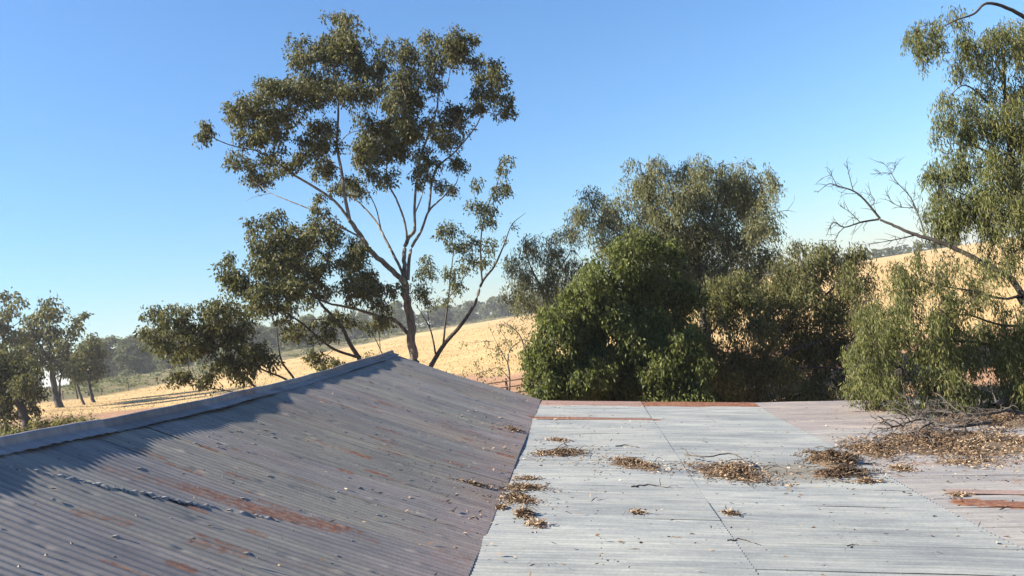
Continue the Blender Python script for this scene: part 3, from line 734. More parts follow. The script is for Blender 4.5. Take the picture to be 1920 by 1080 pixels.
def trace_tree(name, label, cat, d, limbs, clumps, leaf='gum', bark='bark', dens=9.0, L=0.13, W=0.05, strand=0.3, nleaf=9,
               hang=1.0, seed=1, depth=0.9, group=None, spread=0.06, feeder=0.022, sides=7, base_px=None, dead=(), fit=1.3, link=True, split=0, sub=.46):
    """limbs: (pixel points, r0, r1, depth drift at the end); clumps: (px, py, rx, ry[, depth offset]) in photograph pixels at distance d"""
    r = np.random.default_rng(seed)
    sk, skd = [], []                                       # skeleton points and their pixel/depth records
    lines = []
    for pts, r0, r1, drift, start in limbs:
        m = len(pts); off = start + (drift - start) * np.linspace(0, 1, m) ** 1.2
        p3 = np.array([P(x, y, d + o) for (x, y), o in zip(pts, off)])
        ln = spline(p3, 5, r1 * .25, r)
        lines.append((ln, np.linspace(r0, r1, len(ln)) ** 1.0))
        sk.append(ln)
    skp = np.concatenate(sk)
    # trunk goes down into the ground
    t0 = lines[0][0][0]; tz = float(terrain(t0[0], t0[1])[0])
    if base_px is None:
        foot = np.array([t0[0] + .15, t0[1], tz - .2])
        mid = (foot + t0) / 2 + np.array([.05, 0, 0])
        lines[0] = (np.vstack([spline([foot, mid], 3)[:-1], mid, lines[0][0]]), np.concatenate([np.linspace(lines[0][1][0] * 1.3, lines[0][1][0] * 1.02, 4), lines[0][1]]))
    foot = lines[0][0][0]
    root = empty(name, (foot[0], foot[1], tz), label, cat, group)
    c3, feed = [], []
    for cl in clumps:
        px, py, rx, ry = cl[:4]; k = cl[5] if len(cl) > 5 else 1.0
        # take the depth of the nearest limb in view, then spread
        rel = skp - EYE; dp = rel @ FWD; sx_ = 960 + F * (rel @ EX) / dp; sy_ = 540 - F * (rel @ EY) / dp
        near = np.argmin((sx_ - px) ** 2 + (np.maximum(sy_ - py, 0) * .7 + np.maximum(py - sy_, 0) * 1.6) ** 2)
        od = (dp[near] - d) + (cl[4] if len(cl) > 4 and cl[4] is not None else r.uniform(-depth, depth))
        c = P(px, py, d + od); s = (d + od) / F
        rad = (rx * s * fit, ry * s * fit, (rx + ry) / 2 * s * fit); k = k / fit ** 1.3
        if split:
            for _ in range(split):
                o_ = unit(r.normal(size=3)) * r.random() ** .4 * .95; kk_ = r.uniform(.35, 1.5); sr = sub * r.uniform(.7, 1.35)
                cc = c + o_[0] * rad[0] * RGT + o_[1] * rad[2] * FH + np.array([0, 0, o_[2] * rad[1]])
                c3.append((cc, (rad[0] * sr, rad[1] * sr * 1.1, rad[2] * sr), k * kk_ * 1.25 / (split * sub ** 2)))
                if link: feed.append((np.array([c, (c + cc) / 2 + r.normal(0, .03, 3), cc]), np.array([feeder * .45, feeder * .35, feeder * .2])))
        else: c3.append((c, rad, k))
        if link:
            a = skp[near]
            mid = (a + c) / 2 + np.array([0, 0, -.12 * np.linalg.norm(c - a)]) + r.normal(0, .05, 3)
            ln = spline([a, mid, c], 4, .012, r)
            feed.append((ln, np.linspace(feeder, feeder * .35, len(ln))))
    V, Q, n, twigs = foliage(c3, r, dens, L, W, strand, nleaf, hang, spread=spread)
    for li in dead:
        ln, rd = lines[li]
        for _ in range(int(4 + 9 * np.linalg.norm(ln[-1] - ln[0]))):
            k_ = r.integers(1, len(ln) - 1); t_ = unit(ln[k_ + 1] - ln[k_] if k_ + 1 < len(ln) else ln[k_] - ln[k_ - 1])
            dv_ = unit(t_ * .8 + r.normal(0, .6, 3) + np.array([0, 0, .1])); l_ = r.uniform(.08, .38)
            m_ = ln[k_] + dv_ * l_ * .5 + r.normal(0, .02, 3); e_ = ln[k_] + dv_ * l_ + r.normal(0, .04, 3) - np.array([0, 0, .03])
            twigs.append((np.array([ln[k_], m_, e_]), np.array([.006, .004, .002])))
            if r.random() < .6:
                g_ = m_ + unit(dv_ + r.normal(0, .7, 3)) * l_ * .5; twigs.append((np.array([m_, (m_ + g_) / 2 + r.normal(0, .01, 3), g_]), np.array([.004, .003, .0015])))
    tv, tq = tubes(lines[:1], sides + 3); obj('trunk', tv, tq, M[bark], root)
    for ln in lines[1:]:
        tv, tq = tubes([ln], sides); obj('limb', tv, tq, M[bark], root)
    tv, tq = tubes(feed + twigs, 4) if link else tubes(twigs, 4)
    obj('twigs', tv, tq, M[bark], root)['kind'] = 'stuff'
    cr = obj('crown', V, Q, M[leaf], root, smooth=False)
    fattr(cr, 'var', np.clip(r.beta(1.3, 1.5, n), 0, 1), 'FACE')
    return root

# --- the big gum behind the ridge
A = 'big'
gum_limbs = [
    ([(782, 700), (775, 668), (773, 629), (763, 562), (757, 527)], .19, .15, 0, 0),
    ([(757, 527), (730, 503), (693, 470), (678, 444), (656, 414)], .115, .085, -1.2, 0),
    ([(656, 414), (647, 370), (640, 318), (632, 274), (634, 222), (634, 178), (627, 122), (634, 63), (640, 40)], .075, .012, -.2, -1.2),
    ([(656, 414), (627, 377), (578, 344), (541, 322), (508, 296), (475, 281), (445, 276), (401, 259), (390, 240)], .06, .012, -2.2, -1.2),
    ([(682, 448), (630, 420), (597, 399), (538, 375), (508, 362), (482, 344)], .04, .01, .6, -1.0),
    ([(508, 362), (480, 368), (462, 376)], .014, .005, .6, .5),
    ([(757, 520), (749, 499), (730, 462), (715, 433), (704, 414), (678, 384), (656, 366), (640, 350)], .065, .02, 1.6, 0),
    ([(715, 433), (705, 390), (690, 360), (676, 330), (665, 300)], .03, .012, 2.4, 1.0),
    ([(760, 525), (758, 488), (762, 455), (778, 429)], .095, .075, .5, 0),
    ([(764, 450), (758, 414), (745, 377), (730, 347), (725, 311), (745, 252), (753, 222), (760, 180)], .05, .012, -1.4, .3),
    ([(778, 429), (778, 377), (786, 307), (801, 259), (819, 207), (823, 167), (838, 159), (845, 126), (850, 95)], .06, .01, -.6, .5),
    ([(765, 525), (770, 470), (790, 433), (804, 396), (827, 373), (853, 347), (860, 330)], .075, .012, 1.4, 0),
    ([(804, 396), (815, 322), (853, 285), (890, 241), (908, 211), (938, 218)], .05, .01, .2, .9),
    ([(841, 297), (852, 262), (860, 226), (882, 185), (905, 165)], .024, .008, -.6, .3),
    ([(778, 400), (790, 370), (800, 330), (812, 290), (806, 250)], .03, .01, 1.8, .6),
    ([(764, 625), (741, 601), (708, 592), (656, 577), (615, 568), (578, 551)], .08, .03, -1.3, 0),
    ([(615, 568), (596, 530), (580, 500), (566, 470), (545, 440)], .03, .01, -1.7, -1.0),
    ([(656, 577), (650, 540), (640, 505), (650, 470)], .028, .01, -.5, -1.0),
    ([(640, 318), (615, 300), (600, 250), (560, 215), (520, 195), (480, 190)], .028, .008, -2.0, -.6),
    ([(632, 274), (655, 250), (690, 240), (705, 215)], .022, .008, .6, -.4),
]
gum_clumps = [(636, 28, 32, 13), (653, 46, 16, 16), (641, 80, 45, 26), (671, 92, 28, 28), (600, 88, 18, 22), (562, 85, 24, 24), (567, 118, 20, 22), (634, 122, 42, 24), (590, 148, 34, 18),
    (741, 107, 30, 24), (708, 130, 26, 26), (797, 82, 26, 18), (849, 74, 36, 18), (868, 92, 20, 20), (823, 107, 36, 20), (808, 137, 24, 24),
    (749, 160, 30, 28), (767, 180, 22, 24), (905, 118, 18, 13), (930, 142, 18, 26), (904, 160, 24, 16), (930, 178, 24, 18), (897, 196, 16, 12), (952, 210, 14, 12),
    (490, 178, 38, 20), (449, 185, 18, 18), (527, 167, 32, 18), (567, 174, 34, 24), (597, 167, 32, 24), (441, 215, 15, 26), (482, 207, 30, 18), (523, 207, 28, 18),
    (508, 230, 30, 15), (530, 241, 22, 16), (385, 228, 11, 20), (383, 252, 9, 10), (467, 259, 19, 14), (488, 259, 17, 12), (512, 278, 22, 13), (447, 308, 20, 22), (497, 319, 28, 16),
    (530, 304, 24, 14), (560, 274, 22, 18), (593, 293, 28, 30), (612, 270, 22, 18), (601, 230, 22, 16), (627, 174, 30, 30), (660, 174, 26, 18), (660, 130, 20, 24),
    (704, 196, 28, 24), (704, 230, 36, 24), (712, 259, 34, 28), (753, 274, 26, 26), (716, 284, 28, 18), (682, 267, 20, 15), (671, 293, 16, 22), (682, 344, 28, 14), (719, 333, 20, 20),
    (649, 341, 15, 10), (627, 348, 16, 10), (786, 230, 22, 22), (827, 211, 26, 16), (853, 222, 22, 18), (812, 252, 28, 22), (849, 259, 20, 20), (845, 300, 18, 14), (804, 307, 18, 16),
    (786, 326, 14, 14), (765, 240, 20, 20), (790, 280, 16, 16), (823, 344, 9, 8), (846, 352, 8, 7), (597, 370, 11, 8), (600, 392, 12, 8), (735, 230, 20, 20), (740, 190, 18, 18),
    (567, 436, 32, 20), (567, 477, 30, 26), (597, 455, 28, 26), (590, 425, 19, 13), (619, 416, 17, 12), (641, 462, 32, 26), (627, 503, 24, 15), (664, 481, 22, 16), (671, 452, 16, 16),
    (597, 540, 22, 16), (649, 540, 28, 22), (675, 544, 26, 20), (693, 525, 24, 20), (723, 536, 22, 18), (715, 584, 16, 15), (704, 607, 16, 9), (641, 592, 18, 14), (567, 525, 28, 20), (700, 560, 20, 14), (545, 480, 22, 22)]
trace_tree('gum_tree', 'tall spreading gum tree rising behind the roof ridge, tallest in view', 'tree', 32, gum_limbs, gum_clumps, dens=9.5, L=.15, W=.06, seed=11, depth=1.3, group='gum trees behind the ridge', split=6, sub=.52, fit=1.36)

lean_limbs = [
    ([(683, 692), (675, 675), (656, 644), (641, 614), (615, 585), (597, 562), (575, 530)], .10, .03, -.8, 0),
    ([(671, 670), (627, 655), (597, 633), (567, 607), (538, 588), (515, 577), (480, 560)], .055, .015, -1.8, 0),
    ([(597, 562), (560, 535), (530, 500), (515, 460), (508, 425)], .03, .01, -1.2, -.7),
    ([(538, 588), (505, 560), (470, 530), (440, 510)], .024, .008, -2.2, -1.4),
    ([(641, 614), (644, 590), (640, 570)], .02, .008, -.4, -.5),
    ([(627, 655), (610, 668), (600, 680)], .014, .006, -.5, -.2)]
lean_clumps = [(512, 408, 32, 18), (508, 445, 32, 26), (497, 470, 24, 22), (519, 484, 32, 26), (434, 497, 18, 18), (441, 523, 26, 22), (478, 518, 26, 24), (471, 553, 32, 22), (501, 575, 18, 13),
    (530, 545, 24, 18), (460, 575, 20, 14), (590, 599, 22, 10), (556, 618, 16, 11), (597, 664, 15, 15), (627, 673, 11, 9), (608, 684, 9, 7), (545, 512, 24, 22), (550, 560, 20, 14), (610, 620, 18, 10), (535, 600, 14, 10)]
trace_tree('gum_tree', 'gum tree with dark stem leaning left of the tallest gum', 'tree', 30, lean_limbs, lean_clumps, bark='bark_dark', dens=9.5, L=.15, W=.06, seed=12, depth=.9, group='gum trees behind the ridge', split=6, sub=.52, fit=1.34)

right_limbs = [
    ([(803, 700), (810, 683), (834, 644), (864, 610), (890, 570), (904, 529), (927, 499), (945, 459), (960, 421), (986, 399)], .10, .006, .8, 0),
    ([(904, 529), (901, 481), (903, 433), (912, 395), (930, 350), (938, 326), (949, 300)], .035, .006, -.3, .3),
    ([(831, 646), (836, 599), (841, 559), (845, 514), (850, 470), (846, 440)], .042, .008, -.9, 0),
    ([(817, 664), (808, 621), (793, 592), (779, 570)], .035, .010, .8, 0),
    ([(841, 559), (870, 520), (885, 480), (886, 455)], .018, .006, -.6, -.5),
    ([(806, 615), (802, 580), (800, 540), (798, 510)], .018, .006, .6, .5),
    ([(903, 433), (893, 390), (890, 360), (893, 340)], .014, .005, -.6, -.1)]
right_clumps = [(845, 431, 24, 16), (853, 459, 18, 13), (886, 455, 16, 15), (886, 381, 13, 12), (912, 392, 18, 16), (916, 410, 16, 10), (918, 455, 12, 14), (908, 488, 16, 10), (875, 481, 14, 11),
    (845, 510, 16, 13), (856, 536, 14, 13), (830, 559, 11, 8), (801, 507, 18, 17), (786, 536, 16, 16), (797, 560, 13, 9), (893, 338, 11, 9), (949, 296, 11, 11), (938, 314, 12, 9), (938, 344, 15, 11),
    (953, 356, 9, 12), (962, 421, 5, 5), (949, 444, 4, 4), (800, 485, 10, 8), (868, 500, 10, 8), (925, 365, 8, 8)]
trace_tree('gum_tree', 'slender gum with black forked stem leaning right of the tallest gum', 'tree', 29, right_limbs, right_clumps, bark='bark_dark', dens=11, seed=13, depth=.5, group='gum trees behind the ridge', feeder=.012)

low_limbs = [
    ([(566, 742), (549, 707), (530, 681), (523, 655), (519, 618), (522, 590)], .045, .010, .5, 0),
    ([(556, 724), (530, 708), (490, 692), (460, 672), (430, 640), (405, 605)], .042, .010, -.8, 0),
    ([(500, 738), (477, 724), (455, 706), (425, 690), (395, 660), (360, 620), (330, 595)], .045, .010, -1.2, 0),
    ([(455, 742), (437, 735), (393, 727), (360, 715), (333, 718), (318, 708)], .026, .006, -.6, 0),
    ([(360, 620), (330, 625), (305, 605)], .014, .006, -1.5, -1.0)]
low_clumps = [(300, 583, 25, 13), (293, 608, 22, 18), (320, 633, 26, 18), (343, 580, 17, 10), (373, 610, 28, 22), (397, 580, 24, 16), (417, 610, 26, 22), (437, 633, 28, 20), (377, 643, 24, 17),
    (350, 660, 19, 13), (410, 680, 26, 16), (397, 700, 13, 12), (320, 703, 14, 9), (447, 677, 24, 16), (467, 653, 22, 17), (443, 697, 13, 10), (408, 572, 20, 14), (445, 615, 22, 16), (482, 655, 20, 16),
    (456, 700, 12, 9), (490, 672, 16, 11), (390, 655, 22, 18), (342, 615, 20, 16), (505, 668, 14, 10), (345, 700, 9, 7), (375, 712, 10, 7), (430, 575, 14, 12), (310, 600, 20, 16)]
trace_tree('gum_tree', 'low bushy gum sprawling behind the ridge, leftmost of the ridge gums', 'tree', 27, low_limbs, low_clumps, bark='bark_dark', dens=9.5, L=.14, W=.056, seed=14, depth=.7, group='gum trees behind the ridge', split=6, sub=.52, fit=1.32)

sap_limbs = [([(722, 676), (714, 658), (704, 636), (690, 615), (680, 604)], .03, .006, .3, 0), ([(713, 655), (712, 621), (723, 592)], .018, .005, -.3, 0), ([(711, 625), (704, 610), (700, 600)], .01, .004, -.2, -.1)]
trace_tree('gum_sapling', 'small gum sapling beside the roof apex left of the big trunk', 'tree', 33, sap_limbs, [(682, 606, 12, 8), (722, 596, 12, 12), (705, 603, 10, 8), (692, 664, 7, 8), (688, 672, 6, 6)], dens=9, seed=15, depth=.3, bark='bark_dark', feeder=.008)

# sparse twiggy shrub between the ridge and the green bush
sh_limbs = [([(955, 745), (955, 700), (952, 680), (957, 655), (975, 640)], .03, .012, .4, 0), ([(984, 690), (982, 650), (975, 630), (962, 615), (945, 605)], .03, .008, -.3, 0),
    ([(957, 712), (935, 690), (915, 695), (895, 700)], .016, .005, -.4, 0), ([(952, 680), (935, 650), (925, 630), (915, 605)], .014, .004, .3, .1), ([(925, 640), (905, 640), (885, 643), (865, 640)], .010, .003, .4, .2),
    ([(957, 655), (945, 630), (930, 612)], .010, .004, .2, .1), ([(982, 650), (995, 620), (1000, 605)], .014, .005, -.2, -.1), ([(984, 690), (995, 660), (1005, 640)], .014, .005, -.3, 0)]
sh_clumps = [(905, 640, 14, 10), (925, 655, 16, 13), (940, 640, 14, 12), (950, 610, 16, 10), (975, 610, 18, 12), (990, 625, 16, 14), (955, 660, 14, 10), (935, 665, 14, 12), (995, 645, 14, 14), (905, 695, 20, 10),
    (880, 700, 12, 8), (930, 695, 14, 10), (868, 640, 7, 5), (893, 676, 4, 6), (930, 610, 12, 8), (985, 655, 14, 10), (965, 635, 12, 10), (915, 715, 20, 8), (950, 735, 12, 8)]
trace_tree('twiggy_shrub', 'sparse half-bare shrub beside the green bush with pale field behind', 'shrub', 23, sh_limbs, sh_clumps, leaf='brown', dens=5.5, L=.09, W=.035, strand=.15, nleaf=6, seed=16, depth=.35, feeder=.007, spread=.05)

# --- weeping trees behind the far roof edge
WP = dict(L=.15, W=.04, strand=.55, nleaf=10, hang=1.7, spread=.07, fit=1.35, split=7, sub=.52)
pale_limbs = [([(1330, 740), (1325, 640), (1318, 560), (1305, 500)], .24, .15, 0, 0), ([(1305, 500), (1260, 440), (1225, 390), (1205, 330), (1200, 305)], .10, .012, -1.0, 0),
    ([(1305, 500), (1330, 430), (1350, 360), (1356, 300)], .10, .012, .6, 0), ([(1318, 540), (1370, 490), (1410, 430), (1430, 370), (1420, 330)], .09, .012, -.8, 0), ([(1305, 510), (1230, 480), (1160, 440), (1120, 400), (1100, 360)], .08, .012, .8, 0),
    ([(1310, 500), (1280, 430), (1262, 370), (1250, 310)], .06, .010, 1.2, 0), ([(1430, 410), (1470, 395), (1492, 398)], .016, .004, -.6, -.6), ([(1475, 396), (1488, 378), (1490, 365)], .008, .003, -.6, -.6), ([(1418, 440), (1450, 445), (1468, 432)], .012, .004, -.6, -.6)]
pale_clumps = [(1250, 470, 36, 30), (1180, 470, 30, 26), (1330, 440, 34, 30), (1400, 450, 30, 26), (1290, 310, 16, 16), (1220, 360, 26, 26), (1385, 350, 30, 26), (1130, 420, 24, 22), (1290, 520, 36, 26), (1370, 530, 34, 24), (1105, 360, 24, 20), (1140, 390, 26, 22), (1100, 415, 28, 26), (1205, 325, 28, 26), (1175, 375, 32, 34), (1248, 318, 30, 24), (1240, 375, 42, 40), (1318, 325, 26, 26), (1358, 310, 32, 26), (1408, 330, 28, 26),
    (1380, 385, 42, 36), (1430, 372, 24, 34), (1310, 400, 42, 38), (1420, 425, 30, 28), (1350, 450, 46, 38), (1290, 465, 36, 36), (1435, 470, 18, 18), (1150, 440, 36, 32), (1200, 430, 36, 34), (1385, 480, 34, 30),
    (1440, 330, 12, 18), (1225, 300, 14, 10), (1290, 350, 24, 26), (1345, 365, 32, 28), (1260, 425, 34, 30), (1320, 500, 40, 30), (1400, 515, 34, 26)]
trace_tree('weeping_tree', 'tallest pale weeping tree behind the green bush at the far roof edge', 'tree', 31, pale_limbs, pale_clumps, leaf='pale', bark='bark_dark', dens=9.5, seed=21, depth=1.3, group='weeping trees beyond the far roof edge', **WP)

left_limbs = [([(1040, 720), (1035, 640), (1025, 580), (1015, 540)], .10, .06, 0, 0), ([(1015, 540), (995, 500), (985, 460), (1000, 445)], .04, .008, -.5, 0), ([(1020, 560), (1045, 510), (1070, 470), (1065, 440)], .045, .008, .5, 0), ([(1015, 540), (975, 545), (955, 555)], .03, .006, .2, 0)]
left_clumps = [(1000, 458, 26, 20), (975, 497, 26, 24), (1030, 478, 24, 22), (1000, 535, 36, 26), (968, 545, 20, 22), (1045, 525, 28, 26), (1078, 470, 28, 30), (1062, 442, 20, 16), (1020, 570, 28, 18), (1060, 560, 26, 22), (985, 568, 20, 12)]
trace_tree('weeping_tree', 'small pale weeping tree left of the green bush, beside the slender gum', 'tree', 32, left_limbs, left_clumps, leaf='pale', bark='bark_dark', dens=8.5, seed=22, depth=.9, group='weeping trees beyond the far roof edge', **WP)

bush_limbs = [([(1170, 760), (1170, 700), (1172, 640), (1180, 580), (1188, 500)], .13, .03, 0, 0), ([(1170, 700), (1110, 640), (1060, 600)], .06, .015, -.8, 0), ([(1172, 690), (1230, 620), (1250, 560)], .06, .015, .3, 0), ([(1170, 720), (1080, 700), (1010, 700)], .05, .012, -.8, 0), ([(1170, 725), (1240, 700), (1290, 715)], .05, .012, -.9, 0)]
bush_clumps = [(1215, 452, 14, 14), (1165, 460, 14, 12), (1110, 505, 16, 14), (1065, 548, 16, 14), (1030, 600, 16, 16), (1000, 665, 14, 18), (1262, 470, 16, 18), (1290, 540, 18, 20), (1300, 690, 24, 26), (1310, 735, 24, 18), (1200, 640, 26, 20, -.9), (1130, 660, 26, 20, -.9), (1230, 690, 26, 20, -.9), (1120, 640, 40, 36, .9), (1200, 660, 44, 36, 1.0), (1090, 600, 34, 30, .8), (1170, 580, 40, 32, .9), (1060, 680, 34, 34, .7), (1260, 620, 32, 36, .8), (1150, 700, 44, 30, .8), (1250, 720, 36, 26, .7), (1030, 745, 30, 18), (1190, 472, 38, 26), (1142, 500, 34, 28), (1238, 498, 32, 32), (1100, 540, 36, 32), (1180, 545, 48, 38), (1250, 560, 38, 36), (1068, 588, 36, 34), (1140, 605, 46, 38), (1220, 620, 44, 38), (1040, 640, 34, 36), (1100, 665, 44, 38),
    (1180, 685, 46, 38), (1250, 675, 42, 38), (1018, 695, 30, 36), (1080, 715, 40, 32), (1150, 728, 44, 28), (1230, 725, 46, 32), (1288, 715, 26, 30), (1005, 725, 22, 22), (1060, 745, 40, 20), (1130, 750, 40, 18), (1210, 752, 44, 18), (1270, 750, 30, 18), (1120, 570, 30, 26), (1285, 640, 22, 28), (1200, 590, 34, 28)]
trace_tree('green_bush', 'dense dark-green rounded bush touching the far roof edge', 'bush', 23.5, bush_limbs, bush_clumps, leaf='green', bark='bark_dark', fit=1.45, split=7, sub=.55, dens=19, seed=23, depth=.6, L=.125, W=.05, strand=.36, nleaf=12, hang=1.3, spread=.06)

mid_limbs = [([(1330, 770), (1330, 700), (1322, 620), (1318, 560)], .13, .05, 0, 0), ([(1420, 770), (1425, 720), (1440, 660), (1480, 600), (1510, 540), (1500, 480)], .12, .015, -.4, -.3), ([(1430, 700), (1480, 660), (1540, 640), (1600, 620)], .07, .012, -.8, -.3),
    ([(1440, 660), (1410, 610), (1395, 560)], .05, .012, .3, -.3), ([(1480, 600), (1540, 560), (1590, 510), (1610, 470)], .05, .010, .2, -.3), ([(1425, 720), (1380, 690), (1350, 680)], .04, .01, -.5, -.3), ([(1430, 705), (1500, 690), (1560, 690), (1620, 700)], .05, .01, -1.0, -.3),
    ([(1322, 640), (1350, 600), (1370, 550)], .04, .01, .3, 0)]
mid_clumps = [(1310, 560, 34, 30, .8), (1300, 640, 30, 34, .8), (1400, 690, 40, 30, 1.0), (1480, 660, 36, 26, 1.4), (1560, 650, 40, 28, 1.4), (1520, 620, 34, 20, 1.6), (1445, 600, 30, 22, 1.6), (1320, 700, 34, 30, .3), (1620, 620, 30, 30, 1.2), (1470, 530, 40, 24, 1.4), (1540, 730, 44, 24, 1.2), (1440, 745, 44, 20, 1.2), (1360, 745, 40, 22, 1.0), (1610, 745, 40, 20, 1.0), (1580, 570, 30, 24, .8), (1490, 462, 24, 22), (1440, 508, 36, 26), (1500, 508, 36, 26), (1560, 480, 34, 26), (1612, 478, 18, 24), (1350, 540, 44, 36), (1418, 555, 38, 32), (1490, 555, 40, 32), (1560, 535, 40, 34), (1608, 530, 24, 34), (1330, 610, 38, 36),
    (1400, 612, 34, 26), (1490, 612, 30, 24), (1550, 596, 36, 26), (1615, 590, 34, 32), (1350, 690, 38, 36), (1432, 672, 34, 28), (1520, 672, 36, 28), (1598, 672, 40, 36), (1400, 738, 44, 24), (1490, 735, 44, 26), (1570, 735, 44, 26), (1640, 640, 30, 34), (1330, 738, 32, 26), (1640, 730, 34, 28), (1460, 700, 30, 24), (1380, 650, 28, 26)]
trace_tree('weeping_tree', 'dark brownish weeping tree with black limbs right of the green bush', 'tree', 25.5, mid_limbs, mid_clumps, leaf='brown', bark='bark_dark', dens=12, seed=24, depth=1.1, group='weeping trees beyond the far roof edge', **WP)

# --- the weeping tree overhanging the roof at the right
R_limbs = [([(2080, 760), (2060, 680), (2010, 620), (1960, 590), (1917, 553)], .20, .12, -.4, 0),
    ([(1917, 553), (1893, 520), (1850, 497), (1800, 470), (1750, 450), (1710, 438), (1677, 423), (1650, 412)], .062, .022, .2, -.4),
    ([(1650, 410), (1621, 375), (1600, 358), (1570, 349), (1553, 345), (1532, 362)], .024, .004, .4, .2), ([(1600, 358), (1592, 328), (1589, 313)], .009, .003, .3, .3), ([(1570, 349), (1560, 330), (1558, 319)], .008, .003, .4, .3),
    ([(1648, 411), (1613, 417), (1583, 426), (1562, 417), (1549, 443)], .022, .004, .1, .2), ([(1583, 426), (1572, 438), (1565, 455)], .010, .003, .1, .15), ([(1613, 417), (1596, 400), (1575, 386)], .009, .003, .1, .15), ([(1632, 388), (1640, 376), (1628, 360)], .008, .003, .4, .3),
    ([(1735, 445), (1724, 409), (1707, 370), (1681, 341), (1668, 319), (1655, 304)], .016, .003, .5, .2), ([(1672, 326), (1655, 324), (1640, 331)], .007, .002, .5, .5), ([(1672, 326), (1680, 312), (1679, 304)], .006, .002, .5, .5), ([(1716, 390), (1690, 388), (1672, 378), (1660, 358)], .008, .003, .3, .35),
    ([(1720, 440), (1690, 447), (1664, 452), (1632, 458)], .016, .004, 0, .1), ([(1720, 405), (1712, 380), (1716, 360)], .006, .002, .5, .4),
    ([(1960, 590), (1940, 480), (1915, 380), (1895, 280), (1885, 180), (1880, 90)], .10, .03, .5, -.2), ([(1930, 430), (1880, 400), (1820, 370), (1775, 350)], .03, .007, -.2, .1),
    ([(1905, 330), (1860, 290), (1810, 270), (1780, 270)], .028, .007, .4, .2), ([(1890, 240), (1850, 190), (1810, 160), (1780, 180)], .026, .006, .2, .4), ([(1990, 120), (1940, 50), (1898, 19), (1851, 6), (1826, 26), (1792, 38), (1750, 60)], .05, .008, .1, .6), ([(1886, 150), (1860, 110), (1830, 80)], .02, .006, .6, .5),
    ([(1917, 553), (1880, 560), (1820, 545), (1760, 535), (1710, 520)], .03, .006, -.6, -.4), ([(2010, 620), (1950, 610), (1880, 610), (1810, 590), (1750, 600)], .04, .008, -.8, -.2), ([(2060, 680), (1980, 670), (1900, 660), (1820, 640), (1740, 650), (1690, 690)], .05, .008, -.4, -.1), ([(1895, 520), (1885, 480), (1870, 450)], .03, .01, -.2, -.4)]
R_clumps = [(1640, 640, 26, 30), (1660, 600, 24, 26), (1600, 640, 18, 22, .8, .6), (1590, 700, 20, 24, .8, .7), (1905, 660, 26, 30, -.8), (1915, 700, 24, 30, -.8), (1880, 640, 26, 24, -.6), (1915, 620, 20, 20, -.6), (1780, 480, 24, 20, None, .5), (1900, 480, 24, 22, None, .6), (1870, 480, 20, 18, None, .5), (1640, 560, 22, 26, None, .6), (1620, 600, 20, 24, None, .6), (1615, 670, 20, 26, None, .7), (1630, 735, 20, 14), (1720, 480, 22, 20, None, .5), (1675, 520, 20, 22, None, .5), (1680, 570, 24, 20), (1660, 735, 26, 14), (1640, 700, 24, 26), (1840, 620, 34, 24), (1860, 730, 36, 16), (1800, 735, 40, 14), (1765, 560, 26, 22, None, .7), (1910, 600, 22, 30), (1905, 755, 24, 14), (1736, 47, 24, 22), (1724, 85, 20, 24), (1753, 68, 18, 26), (1788, 43, 26, 22, None, .7), (1805, 72, 18, 16, None, .7), (1826, 85, 36, 26, None, .7), (1868, 64, 38, 34), (1907, 38, 30, 44), (1911, 90, 30, 38), (1826, 112, 34, 24, None, .6), (1792, 123, 12, 10), (1868, 122, 38, 28, None, .8),
    (1766, 200, 14, 26), (1762, 236, 13, 17), (1800, 179, 26, 20, None, .6), (1847, 192, 42, 32), (1885, 187, 38, 36), (1826, 234, 40, 34), (1868, 243, 46, 40), (1907, 213, 38, 46), (1775, 288, 27, 26), (1809, 290, 36, 30), (1860, 294, 46, 40), (1905, 280, 38, 42),
    (1762, 330, 23, 26), (1753, 368, 20, 26), (1783, 360, 32, 30), (1826, 353, 42, 36), (1877, 341, 42, 40), (1752, 415, 24, 28), (1792, 415, 36, 30), (1834, 405, 42, 34), (1880, 392, 42, 36), (1910, 385, 28, 36), (1915, 455, 22, 28), (1860, 450, 30, 22, None, .6),
    (1700, 498, 24, 30, None, .55), (1733, 525, 30, 30, None, .6), (1698, 550, 24, 24, None, .6), (1767, 510, 32, 26, None, .45), (1800, 565, 40, 24), (1850, 527, 34, 28, None, .45), (1833, 490, 30, 22, None, .4), (1717, 587, 34, 28), (1750, 607, 40, 32), (1783, 613, 34, 28), (1700, 633, 38, 32),
    (1733, 650, 44, 32), (1767, 667, 44, 34), (1817, 650, 42, 36, None, .6), (1685, 712, 24, 22), (1665, 680, 24, 30), (1733, 703, 40, 28), (1783, 712, 40, 24), (1833, 695, 44, 32, None, .7), (1885, 683, 26, 36), (1900, 715, 24, 26), (1893, 640, 24, 28), (1883, 598, 34, 22, None, .6), (1687, 760, 16, 14), (1752, 752, 18, 14), (1720, 740, 24, 12, None, .6), (1850, 740, 30, 14, None, .5)]
trace_tree('weeping_tree', 'weeping tree overhanging the roof at the right edge with bare dead limb', 'tree', 15.8, R_limbs, R_clumps, leaf='pepper', bark='bark_dark', dens=16, seed=31, depth=.6, group='weeping trees beyond the far roof edge',
           L=.11, W=.021, strand=.32, nleaf=12, hang=1.9, spread=.035, feeder=.009, fit=1.4, split=6, dead=(2, 3, 4, 5, 6, 7, 8, 9, 10, 11, 12, 13, 14))

